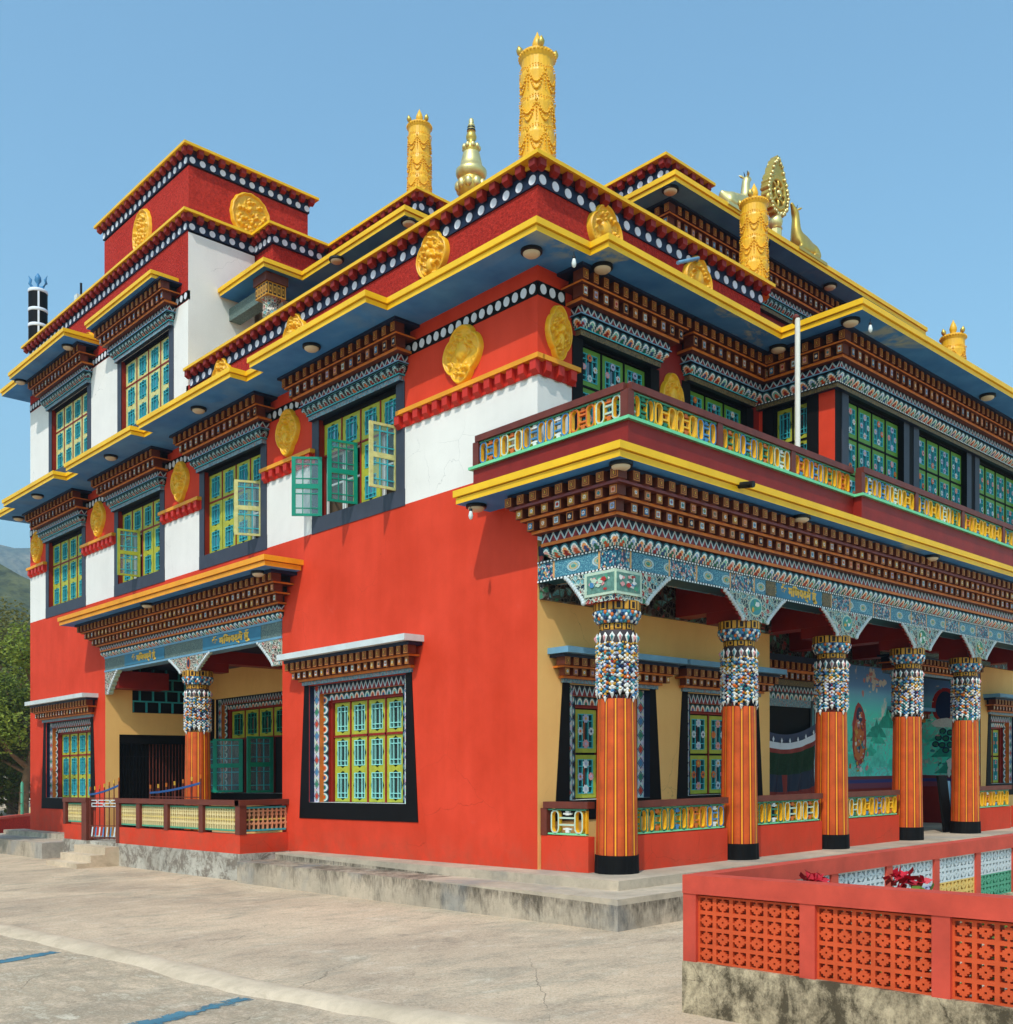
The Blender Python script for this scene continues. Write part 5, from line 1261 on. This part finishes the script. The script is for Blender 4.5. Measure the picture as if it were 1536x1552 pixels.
# gilded pinnacle
e = empty('pinnacle', (5.1, 7.26, 15.05), 'gilded bell-shaped pinnacle with a ringed tip behind the parapet', 'roof ornament')
mb = MB(); mb.lathe([(.22, -.5), (.22, .05), (.3, .1), (.34, .3), (.3, .46)], 'brass', 32)
for k in range(10):
    t = 2*pi*k/10; mb.sphere((.30*cos(t), .30*sin(t), .30), .105, 'palegilt', 8, 6, (1, 1, 1.3))
link('lotus_base', mesh_of('pinnacle_base', mb, False), e)
mb = MB(); mb.lathe([(.26, .46), (.32, .5), (.37, .6), (.37, .68), (.33, .72), (.285, .73), (.25, .9), (.2, 1.1), (.19, 1.12)], 'palegilt', 40); link('bell', mesh_of('pinnacle_bell', mb, False), e)
mb = MB(); mb.lathe([(.17, 1.1), (.19, 1.16), (.2, 1.25), (.1, 1.36), (.07, 1.38), (.12, 1.45), (.128, 1.51), (.1, 1.6), (.06, 1.63)], 'brass', 28)
for k in range(9):
    t = 2*pi*k/9; mb.sphere((.175*cos(t), .175*sin(t), 1.24), .06, 'palegilt', 8, 6, (1, 1, 1.2))
link('lotus_ring', mesh_of('pinnacle_ring', mb, False), e)
mb = MB(); mb.lathe([(.06, 1.62), (.105, 1.63), (.105, 1.67), (.07, 1.68), (.095, 1.7), (.095, 1.735), (.06, 1.75), (.085, 1.77), (.08, 1.8), (.05, 1.82), (.065, 1.87), (.05, 1.93), (.01, 1.95)], 'palegilt', 20, matf=lambda i, j: 'blackiron' if i in (1, 4) else 'palegilt'); link('spire_tip', mesh_of('pinnacle_tip', mb, False), e)
# wheel of the law between two deer
e = empty('dharma_wheel', (8.82, 1.3, 13.19-drop(1.25)), 'gilded spoked wheel in a flame shape between the two deer', 'roof ornament'); e.scale = (.88, 1, .94)
mb = MB(); mb.lathe([(.19, -.02), (.15, .02), (.15, .3), (.17, .32)], 'palegilt', 8, smooth=False); mb.lathe([(.08, .32), (.15, .4), (.17, .5), (.13, .6), (.07, .64), (.12, .68), (.05, .74)], 'palegilt', 20); link('stand', mesh_of('wheel_stand', mb, False), e)
mb = MB(); zc, rw = 1.15, .40
def flame(t):
    c, s_ = cos(t), sin(t); k = .49+.02*cos(22*t); z = s_*k*1.12
    if s_ > .35: z += (s_-.35)**2*.75
    return (c*k*(1 if s_ < .2 else 1-.35*(s_-.2)**1.6), z)
n = 96
o_ = [flame(2*pi*j/n) for j in range(n)]; i_ = [(rw*cos(2*pi*j/n), rw*sin(2*pi*j/n)) for j in range(n)]
for y, sg in ((-.06, 1), (.06, -1)):
    rows = [[(a, y*(1+.5*f), zc+b) for a, b in [(o_[j][0]*f+i_[j][0]*(1-f), o_[j][1]*f+i_[j][1]*(1-f)) for j in range(n)]] for f in (0, .5, 1)]
    mb.grid(rows, 'brass', True, True)
for j in range(n):
    k = (j+1) % n; mb.face([(o_[j][0], -.09, zc+o_[j][1]), (o_[k][0], -.09, zc+o_[k][1]), (o_[k][0], .09, zc+o_[k][1]), (o_[j][0], .09, zc+o_[j][1])], 'brass', smooth=True)
for j in range(34):
    a, b = flame(2*pi*j/34); a *= .9; b *= .9; mb.sphere((a, -.085, zc+b), .045, 'palegilt', 6, 5); mb.sphere((a, .085, zc+b), .045, 'palegilt', 6, 5)
link('flame_rim', mesh_of('wheel_rim', mb, False), e)
mb = MB()
for r0, r1 in ((.29, .40), (.10, .17)):
    n2 = 48; rows = [[(r*cos(2*pi*j/n2), y, zc+r*sin(2*pi*j/n2)) for j in range(n2)] for r, y in ((r0, .05), (r0, -.07), ((r0+r1)/2, -.1), (r1, -.07), (r1, .05))]; mb.grid(rows, 'brass', True, True)
for k in range(8):
    t = 2*pi*k/8; mb.tube([(.15*cos(t), -.06, zc+.15*sin(t)), (.22*cos(t), -.075, zc+.22*sin(t)), (.31*cos(t), -.06, zc+.31*sin(t))], [.022, .035, .022], 'brass', 8)
mb.sphere((0, -.07, zc), .07, 'palegilt', 12, 8); mb.box(-.36, .36, -.0, .04, zc-.36, zc+.36, 'brass'); link('spoked_wheel', mesh_of('wheel_disc', mb, False), e)
def skin(name, nodes, edges, mat, parent=None, sub=2):
    me = bpy.data.meshes.new(name); bm = bmesh.new(); sk_ = bm.verts.layers.skin.verify(); vs = [bm.verts.new(p[:3]) for p in nodes]
    for v, p in zip(vs, nodes):
        r = p[3]; v[sk_].radius = r if isinstance(r, tuple) else (r, r)
    vs[0][sk_].use_root = True
    for a, b in edges: bm.edges.new((vs[a], vs[b]))
    bm.to_mesh(me); bm.free(); me.materials.append(M[mat]); o = link(name, me, parent)
    m = o.modifiers.new('skin', 'SKIN'); m.use_smooth_shade = True; s_ = o.modifiers.new('sub', 'SUBSURF'); s_.levels = sub; s_.render_levels = sub; return o
def deer(x, y, sgn, label, mat, up):
    e = empty('deer_statue', (x, y, 13.19-drop(y)), label, 'statue', 'pair of gilded deer beside the wheel')
    f = sgn
    nodes = [(0, 0, .26, .19), (-.26*f, 0, .25, .2), (-.44*f, 0, .23, .15), (.24*f, 0, .28, .18), (.34*f, 0, .42, .14), (.36*f, 0, .62, .11), (.36*f, 0, .82, .09), (.40*f, 0, .93, .1), (.47*f, 0, .95+.05*up, .06), (.56*f, 0, .95+.14*up, .035),
             (-.56*f, 0, .34, .03), (.30*f, .13, .12, .06), (.46*f, .14, .06, .045), (.3*f, .15, .04, .03), (.30*f, -.13, .12, .06), (.46*f, -.14, .06, .045), (.3*f, -.15, .04, .03),
             (-.34*f, .15, .12, .09), (-.12*f, .18, .07, .05), (-.3*f, .19, .04, .03), (-.34*f, -.15, .12, .09), (-.12*f, -.18, .07, .05), (-.3*f, -.19, .04, .03)]
    edges = [(0, 1), (1, 2), (0, 3), (3, 4), (4, 5), (5, 6), (6, 7), (7, 8), (8, 9), (2, 10), (3, 11), (11, 12), (12, 13), (3, 14), (14, 15), (15, 16), (1, 17), (17, 18), (18, 19), (1, 20), (20, 21), (21, 22)]
    skin('body', nodes, edges, mat, e)
    for s_ in (-1, 1):
        mb = MB(); mb.tube([(.38*f, s_*.05, .97), (.33*f, s_*.09, 1.0), (.29*f, s_*.12, 1.02)], [.018, .028, .006], mat, 8); link('ear', mesh_of('ear', mb, False), e)
        mb = MB(); mb.tube([(.38*f, s_*.03, 1.0), (.36*f, s_*.045, 1.09)], [.014, .006], 'blackiron', 6); link('antler', mesh_of('antler', mb, False), e)
    mb = MB(); mb.box(-.6, .62, -.24, .24, -.04, .03, mat); link('base', mesh_of('deer_base', mb, False), e)
deer(7.22, 1.25, 1, 'pale gilded deer lying left of the wheel, partly behind a golden cylinder', 'palegilt', .2)
deer(9.95, 1.25, -1, 'golden deer right of the wheel with its head raised to it', 'brass', 1.0)
# dark banner with a trident on the tower roof
e = empty('trident_banner', (.12, 21.45, 14.25), 'black drum with white cross bands and a blue trident on the tower', 'roof ornament')
mb = MB(); mb.lathe([(.27, 0), (.27, 1.66)], 'black', 28, smooth=True); link('drum', mesh_of('drum', mb, False), e)
mb = MB()
for z in (.55, 1.02, 1.6): mb.lathe([(.275, z), (.285, z+.01), (.285, z+.09), (.275, z+.1)], 'dot', 28)
for k in range(4):
    t = pi/4+k*pi/2+.5; d = .05
    mb.face([(.276*cos(t-d*2), .276*sin(t-d*2), 0), (.276*cos(t+d*2), .276*sin(t+d*2), 0), (.276*cos(t+d*2), .276*sin(t+d*2), 1.6), (.276*cos(t-d*2), .276*sin(t-d*2), 1.6)], 'dot')
link('white_bands', mesh_of('bands', mb, False), e)
mb = MB(); rt = Vector((.72, -.69, 0))
P3 = lambda a, z: tuple(rt*a+Vector((0, 0, z)))
mb.tube([P3(0, 1.66), P3(0, 1.9), P3(0, 2.0), P3(0, 2.12), P3(0, 2.24)], [.03, .035, .1, .085, .006], 'b_blue', 10)
for s_ in (-1, 1): mb.tube([P3(0, 1.78), P3(s_*.16, 1.8), P3(s_*.25, 1.92), P3(s_*.22, 2.03), P3(s_*.29, 2.16)], [.04, .045, .045, .04, .006], 'b_blue', 8)
link('trident', mesh_of('trident', mb, False), e)
e = empty('antenna', (.3, 18.6, 14.35), 'small black stick antenna on the tower parapet', 'antenna'); mb = MB(); mb.tube([(0, 0, 0), (0, 0, .95)], .035, 'blackiron', 8); link('rod', mesh_of('rod', mb, False), e); mb = MB(); mb.box(-.16, .0, -.1, .1, .42, .58, 'ledgewhite'); link('box', mesh_of('antenna_box', mb, False), e)
# pole on the balcony, bulbs under the eaves
e = empty('pole', (4.72, -1.70, 6.0), 'slim white pole standing on the balcony up to the eave', 'pole'); mb = MB(); mb.tube([(0, 0, 0), (0, 0, 3.38)], [.05, .046], 'steel', 12); link('shaft', mesh_of('pole_shaft', mb, False), e); mb = MB(); mb.tube([(0, 0, 3.38), (.0, .03, 3.42), (.25, .2, 3.46)], .05, 'rust', 10); link('cap', mesh_of('pole_cap', mb, False), e)
def bulb(x, y, z, label):
    e = empty('light_bulb', (x, y, z), label, 'light bulb', 'bulbs hanging under the eaves'); e.scale = (.72, .72, .72); mb = MB(); mb.tube([(0, 0, .22), (0, 0, .1)], .008, 'blackiron', 6); mb.lathe([(.03, .06), (.035, .07), (.035, .12), (.01, .13)], 'blackiron', 10); link('holder', mesh_of('holder', mb, False), e)
    mb = MB(); mb.lathe([(.005, -.12), (.04, -.09), (.052, -.03), (.04, .03), (.03, .07)], 'bulb', 12); link('globe', mesh_of('globe', mb, False), e)
bulb(.05, -.72, 9.17, 'white bulb hanging under the nearest eave corner'); bulb(5.55, -2.62, 9.18, 'white bulb hanging under the eave right of the white pole'); bulb(-.74, .72, 5.5, 'white bulb hanging under the left end of the balcony')
# door curtain
e = empty('door_curtain', (9.3, 1.42, 0), 'navy door curtain with a white sagging band and green fringe', 'curtain')
mb = MB(); nu, nz = 40, 46
rows = []
for i in range(nz+1):
    row = []
    for j in range(nu+1):
        f = j/nu; u = -1.3+2.75*f; sag = .28*(1-(2*f-1)**2); top = 2.5-sag; z = top*(1-i/nz)+.05
        row.append((u, -.04*sin(f*34+i*.12)*min(1, i/16), z))
    rows.append(row)
def cm(i, j):
    if i < 4: return 'b_navy'
    if i < 7: return 'dot'
    if i < 9: return 'maroon'
    if i < 19: return 'cgreen'
    if 27 <= i <= 29 or 19 <= j <= 20: return 'maroon'
    return 'navy'
M['cgreen'] = paint('dark_green_fringe', (30, 56, 34), .8, .3, 20)
mb.grid(rows, 'navy', False, True, cm); link('cloth', mesh_of('curtain_cloth', mb, False), e)
mb = MB()
for k in range(8):
    f = (k+.5)/8; u = -1.3+2.75*f; z = 2.5-.28*(1-(2*f-1)**2)-.1; mb.face([(u-.04, -.05, z), (u, -.05, z-.07), (u+.04, -.05, z), (u, -.05, z+.07)], 'dot')
link('white_motifs', mesh_of('motifs', mb, False), e)
e = empty('notice_board', (12.75, -.85, 0), 'dark board leaning behind the porch railing', 'board'); mb = MB(); mb.box(-.22, .22, -.03, .03, .0, 1.32, 'black', lambda a, b, c: (a, b+c*.12, c)); link('panel', mesh_of('panel', mb, False), e); mb = MB(); mb.box(.22, .34, -.04, .04, .0, 1.2, 'slate', lambda a, b, c: (a, b+c*.12, c)); link('stile', mesh_of('stile', mb, False), e)

# ------------------------------------------------------------------ ground
mb = MB()
xs = [-400, -120, -60, -30, -20, -14, -8, 0, 10, 30, 80, 400]; ys = [-400, -100, -40, -20, -12, -4, 4, 12, 24, 45, 80, 160, 400]
for i in range(len(xs)-1):
    for j in range(len(ys)-1): mb.face([(xs[i], ys[j], ZG), (xs[i+1], ys[j], ZG), (xs[i+1], ys[j+1], ZG), (xs[i], ys[j+1], ZG)], 'ground')
tag(put('ground', mb), kind='structure')
mb = MB(); pa = [(-6.6, 9.0), (-6.72, 6.5), (-6.66, 3.99), (-6.42, .5), (-6.36, -2.4), (-6.1, -4.2), (-5.75, -5.7), (-5.5, -7.2), (-5.3, -9.5)]
pts = []
for i in range(len(pa)-1):
    for k in range(8):
        f = k/8; pts.append((pa[i][0]*(1-f)+pa[i+1][0]*f, pa[i][1]*(1-f)+pa[i+1][1]*f))
rows = []
for i, (x, y) in enumerate(pts):
    a = .03*noise.noise((x*2, y*2, 1)); wd = .23+.07*noise.noise((x, y*2.7, 3)); row = []
    for k in range(9):
        f = k/8*2-1; h = .06*(1-f*f)+.016*noise.noise((x*7+k*.8, y*6, 2)); row.append((x+a+f*wd, y, ZG+.003+(h if abs(f) < 1 else -.004)))
    rows.append(row)
mb.grid(rows, 'ridge', False, True); tag(put('cement_ridge', mb), kind='structure')
def strip(name, p, q, wd):
    mb = MB(); a, b = Vector(p), Vector(q); d = (b-a).normalized(); nn = Vector((-d.y, d.x))*wd/2; L = (b-a).length
    pts = [a-nn, b-nn, b+nn, a+nn]; mb.face([(v.x, v.y, ZG+.005) for v in pts], 'bluemark', [(0, 0), (L, 0), (L, 1), (0, 1)]); tag(put(name, mb), kind='structure')
strip('road_marking', (-8.4, .74), (-6.85, 1.22), .22); strip('road_marking', (-9.0, -3.35), (-6.62, -2.82), .26)

# ------------------------------------------------------------------ garden wall of pierced blocks
gx, gy = -4.35, -6.03
GW = empty('garden_wall', (gx, gy, ZG-drop(gy)), 'low garden wall of pierced orange blocks between pinkish red posts', 'garden wall')
BIT = ['000000000', '011101110', '010000010', '010000010'.replace('1', '1'), '000010000', '010000010', '010000010', '011101110', '000000000']
BIT = ['.........', '.###.###.', '.##...##.', '.#.....#.', '....#....', '.#.....#.', '.##...##.', '.###.###.', '.........']
def breeze(T, u0, u1, z0, z1, w, nu, nz, mat, parent, th=.085):
    mb = MB(); cu, cz = (u1-u0)/nu/9, (z1-z0)/nz/9
    solid = lambda i, j: not (0 <= i < nu*9 and 0 <= j < nz*9) or BIT[j % 9][i % 9] == '.'
    mf = mat if callable(mat) else (lambda i, j: mat)
    for j in range(nz*9):
        i = 0
        while i < nu*9:
            if solid(i, j):
                k = i
                while k < nu*9 and solid(k, j) and k//9 == i//9: k += 1
                a, b, c, d = u0+i*cu, u0+k*cu, z0+j*cz, z0+(j+1)*cz; m_ = mf(i//9, j//9)
                mb.face([T(a, w, c), T(b, w, c), T(b, w, d), T(a, w, d)], m_); mb.face([T(a, w-th, c), T(a, w-th, d), T(b, w-th, d), T(b, w-th, c)], m_); i = k
            else:
                a, b, c, d = u0+i*cu, u0+(i+1)*cu, z0+j*cz, z0+(j+1)*cz; m_ = mf(i//9, j//9)
                if solid(i-1, j): mb.face([T(a, w, c), T(a, w, d), T(a, w-th, d), T(a, w-th, c)], m_)
                if solid(i+1, j): mb.face([T(b, w, c), T(b, w-th, c), T(b, w-th, d), T(b, w, d)], m_)
                if solid(i, j-1): mb.face([T(a, w, c), T(a, w-th, c), T(b, w-th, c), T(b, w, c)], m_)
                if solid(i, j+1): mb.face([T(a, w, d), T(b, w, d), T(b, w-th, d), T(a, w-th, d)], m_)
                i += 1
    return put('pierced_panel', mb, parent)
FA = lambda u, w, z: (gx-w, gy-u, z)          # run towards the camera's right
FBK = lambda u, w, z: (gx+u, gy+w, z)         # run along the porch, outer face to the porch
mb = MB(); mb.box(0, 7.5, -.17, .02, ZG-.1, -.115, 'gbase', FA); mb.box(.17, 14, -.16, .02, ZG-.1, -.115, 'gbase', FBK); put('plaster_base', mb, GW)
mb = MB(); mb.box(-.0, 7.5, -.17, .015, .455, .61, 'pinkpost', FA); mb.box(.17, 14, -.16, .015, .455, .6097, 'pinkpost', FBK); put('coping', mb, GW)
pA = [0, 1.10, 2.13, 3.16, 4.19, 5.22]
for u in pA:
    mb = MB(); mb.box(u, u+.13, -.15, .006, -.115, .455, 'pinkpost', FA); put('post', mb, GW)
for a, b in zip(pA[:-1], pA[1:]): breeze(FA, a+.13, b, -.115, .44, -.03, 6, 4, 'terra', GW)
pB = [1.05+1.14*k for k in range(9)]; 
CY = ['p_white', 'p_peach', 'p_teal', 'p_lilac', 'p_yel', 'p_teal', 'p_peach', 'p_white', 'p_teal']
for u in pB:
    mb = MB(); mb.box(u, u+.13, -.15, .006, -.115, .455, 'pinkpost', FBK); put('post', mb, GW)
for k, (a, b) in enumerate(zip([.17]+[p+.13 for p in pB[:-1]], pB)):
    q = CY[k % 9]; breeze(FBK, a, b, -.115, .45, -.04, 5, 4, (lambda c: (lambda i, j: 'p_white' if j >= 2 else c))(q), GW)
def bush(x, y, label, red, n=160, h=.9, seed=1, r=.4):
    rd = random.Random(seed); e = empty('shrub', (x, y, ZG-drop(y)), label, 'shrub', 'plants inside the garden wall')
    mb = MB()
    for k in range(7):
        a = rd.random()*6.28; mb.tube([(0, 0, 0), (.1*cos(a), .1*sin(a), h*.5), (r*.6*cos(a), r*.6*sin(a), h*.85)], [.012, .01, .005], 'bark', 5)
    link('stems', mesh_of('stems', mb, False), e)
    def leaf(mb, c, L, mat):
        d = Vector((rd.gauss(0, 1), rd.gauss(0, 1), rd.gauss(.2, .6))).normalized(); s_ = d.cross(Vector((rd.gauss(0, 1), rd.gauss(0, 1), 1))).normalized()*L*.28; c = Vector(c)
        mb.face([c, c+d*L*.5+s_, c+d*L, c+d*L*.5-s_], mat)
    mb = MB()
    for k in range(n):
        a, q, z = rd.random()*6.28, rd.random()**.5*r, h*(.2+.75*rd.random()); leaf(mb, (q*cos(a), q*sin(a), z), .13, 'shrub')
    link('leaves', mesh_of('leaves', mb, False), e)
    if red:
        mb = MB()
        for k in range(46):
            a, q = rd.random()*6.28, rd.random()*r*.5; leaf(mb, (q*cos(a), q*sin(a), h+.05*rd.random()), .11, 'redbract')
        link('bracts', mesh_of('bracts', mb, False), e)
bush(-3.3, -7.45, 'red-bracted plant showing over the front of the garden wall', True, h=1.10, seed=2, r=.26); bush(-3.5, -6.75, 'smaller red-bracted plant near the wall corner', True, h=1.06, seed=3, r=.2)
bush(-3.4, -8.6, 'yellow-green bush behind the pierced blocks at the right edge', False, 420, .9, 4, .5); bush(-2.4, -8.0, 'green bush in the middle of the walled garden', False, 300, .75, 5, .45)

# ------------------------------------------------------------------ trees, fence and hills at the far left
def tree(x, y, h, r, leaf, label, seed, n=5200, ls=.26, lean=(0, 0), low=.28, sc=(1, 1, .8)):
    rd = random.Random(seed); e = empty('tree', (x, y, ZG-drop(y)), label, 'tree', 'trees beyond the left end of the temple')
    mb = MB(); mb.tube([(0, 0, -.2), (.1, .05, h*.2), (lean[0]*.5, lean[1]*.5, h*.45), (lean[0], lean[1], h*.8)], [h*.028, h*.024, h*.017, h*.005], 'bark', 9)
    cl = []
    for k in range(13):
        a = k*2.4+rd.random(); f = low+(.9-low)*rd.random(); b = Vector((lean[0]*f, lean[1]*f, h*f*.85)); q = r*(.55+.4*rd.random())*(1.1-f*.45); t = Vector((b.x+q*cos(a), b.y+q*sin(a), h*min(.98, f+.16+.14*rd.random())))
        md = (b+t)/2+Vector((0, 0, -.04*h)); mb.tube([b, md, t], [h*.012, h*.008, h*.003], 'bark', 6); cl += [(t, r*.42), ((md+t)/2, r*.3)]
    cl += [(Vector((lean[0], lean[1], h*.92)), r*.4)]
    link('trunk', mesh_of('trunk', mb, False), e); mb = MB()
    for k in range(n):
        c, q = cl[rd.randrange(len(cl))]; d = Vector((rd.gauss(0, 1), rd.gauss(0, 1), rd.gauss(0, 1))).normalized()*q*rd.random()**.45
        p = c+Vector((d.x*sc[0], d.y*sc[1], d.z*sc[2])); L = ls*(.6+.8*rd.random())
        a = Vector((rd.gauss(0, 1), rd.gauss(0, 1), rd.gauss(-.3, .5))).normalized(); b = a.cross(Vector((rd.gauss(0, .5), rd.gauss(0, .5), 1))).normalized()*L*.3
        mb.face([p, p+a*L*.5+b, p+a*L, p+a*L*.5-b], leaf, smooth=False)
    link('crown', mesh_of('crown', mb, False), e)
tree(6.0, 40.0, 8.6, 4.2, 'leafA', 'feathery lime green tree nearest the temple wall', 3, 11000, .2, (1.2, .6), .3, (1, 1, .55))
tree(9.5, 52, 11.5, 5.0, 'leafC', 'tall olive brown tree behind the lime green one', 4, 11000, .28, (-.5, .4), .12)
tree(3.2, 47, 9.2, 4.4, 'leafB', 'dark green tree at the left edge behind the fence', 5, 10000, .26, (.8, 0), .1)
tree(13, 62, 12, 5.5, 'leafB', 'dark green tree farthest back, mostly behind the temple', 6, 9000, .32, (0, 0), .08)
tree(-4.7, 18.6, 7.2, 1.8, 'leafA', 'slender tree left of the plaza casting shade on the corner', 7, 3000, .26, (.2, 0), .6)
tree(4.2, 42.5, 6.4, 3.6, 'leafB', 'low dark green tree filling the gap under the lime green one', 8, 9000, .24, (0, 0), .02)
tree(8.6, 48, 7.5, 4.2, 'leafC', 'low olive tree close behind the temple corner', 9, 9000, .26, (0, 0), .02)
e = empty('boundary_wall', (1.0, 27.3, ZG-drop(27.3)), 'low dark red boundary wall under the trees', 'wall'); mb = MB()
a, b = Vector((-3.2, 21.3)), Vector((9, 38.8)); d = (b-a).normalized(); nn = Vector((-d.y, d.x))*.1
mb.prism([tuple(a-nn), tuple(b-nn), tuple(b+nn), tuple(a+nn)], ZG-.2, ZG+.72, 'stucco', 'stucco', 'stucco'); put('wall_body', mb, e); mb = MB(); nn *= 1.4; mb.prism([tuple(a-nn), tuple(b-nn), tuple(b+nn), tuple(a+nn)], ZG+.722, ZG+.80, 'pinkpost', 'pinkpost', 'pinkpost'); put('coping', mb, e)
e = empty('fence', (5, 34.2, ZG-drop(34.2)), 'fence of pointed teal posts on the boundary wall', 'fence'); 
for k in range(6):
    q = a+d*(9.6+k*1.75); mb = MB(); mb.tube([(q.x, q.y, ZG+.78), (q.x, q.y, ZG+1.95), (q.x, q.y, ZG+2.02)], [.06, .055, .01], 'p_teal', 8); put('post', mb, e)
mb = MB()
for z in (1.2, 1.6): mb.tube([(*(a+d*9.2), ZG+z), (*(a+d*18.8), ZG+z)], .012, 'rust', 5)
put('wire', mb, e)
e = empty('trellis', (6.0, 38.4, ZG-drop(38.4)), 'small pale diamond trellis between two teal posts', 'trellis'); mb = MB()
for k in range(7):
    for s_ in (1, -1):
        x0 = -.45; z0 = .9+k*.28; x1 = .45; z1 = z0+.9*s_
        p0, p1 = Vector((x0*d.x, x0*d.y, z0)), Vector((x1*d.x, x1*d.y, z1))
        if min(p0.z, p1.z) > .7 and max(p0.z, p1.z) < 3.2: mb.tube([p0, p1], .022, 'p_cream', 5)
link('lattice', mesh_of('trellis_lattice', mb, False), e); mb = MB(); mb.box(-.6, .6, -.08, .08, 0, .85, 'p_cream', lambda u, w, z: (u*d.x-w*d.y, u*d.y+w*d.x, z)); link('plinth', mesh_of('trellis_plinth', mb, False), e)
def hill(name, dist, tops, mat, amp, seed, wid=900, n=70):
    mb = MB(); fw = Vector((.69, .7237)); rt_ = Vector((.7237, -.69)); rows = []
    for i in range(n+1):
        f = i/n; row = []
        for j in range(90):
            g = j/89*2-1; u = g*wid/2-dist*.5; base = Vector(CAM[:2])+fw*(dist-(1-f)*dist*.55)+rt_*u
            hh = tops*(f**1.35)*(1+.22*noise.noise((g*3+seed, 0, seed)))+amp*noise.noise((base.x*.012, base.y*.012, seed))*f+amp*.25*noise.noise((base.x*.09, base.y*.09, seed))*f
            row.append((base.x, base.y, hh-3))
        rows.append(row)
    mb.grid(rows, mat, False, True); return tag(put(name, mb, None, None, False), kind='structure')
def hillmat(name, a, b):
    g = G(name); n = g.noise(.03, 8, .75); v = g.noise(.16, 5, .8); col = g.mix(n.rng(.4, .62), c8(*a), c8(*b)); col = g.mix(v.rng(.46, .6)*.75, col, tuple(x*.45 for x in c8(*a))); return g.fin(col, .9, 0, .1)
M['hillnear'] = hillmat('wooded_hill', (58, 66, 34), (108, 106, 60)); M['hillfar'] = hillmat('distant_hill', (70, 88, 66), (150, 140, 110))
hill('hills', 420, 72, 'hillnear', 30, 2.0, 900); hill('hills', 1500, 315, 'hillfar', 60, 5.0, 3000)
HZ = bpy.data.materials.new('haze_air'); HZ.use_nodes = True; nt = HZ.node_tree; nt.nodes.clear(); ou = nt.nodes.new('ShaderNodeOutputMaterial'); pv = nt.nodes.new('ShaderNodeVolumePrincipled'); pv.inputs['Color'].default_value = (.62, .80, 1, 1); pv.inputs['Density'].default_value = .0005; pv.inputs['Anisotropy'].default_value = .2; nt.links.new(pv.outputs[0], ou.inputs['Volume'])
M['haze'] = HZ
USE_HAZE = True
if USE_HAZE:
    mb = MB(); mb.box(-2400, 2600, -500, 3200, -12, 400, 'haze'); h = put('haze', mb, None, None, False); tag(h, kind='stuff'); tag(h, 'thin blue haze in front of the far hills', 'haze')
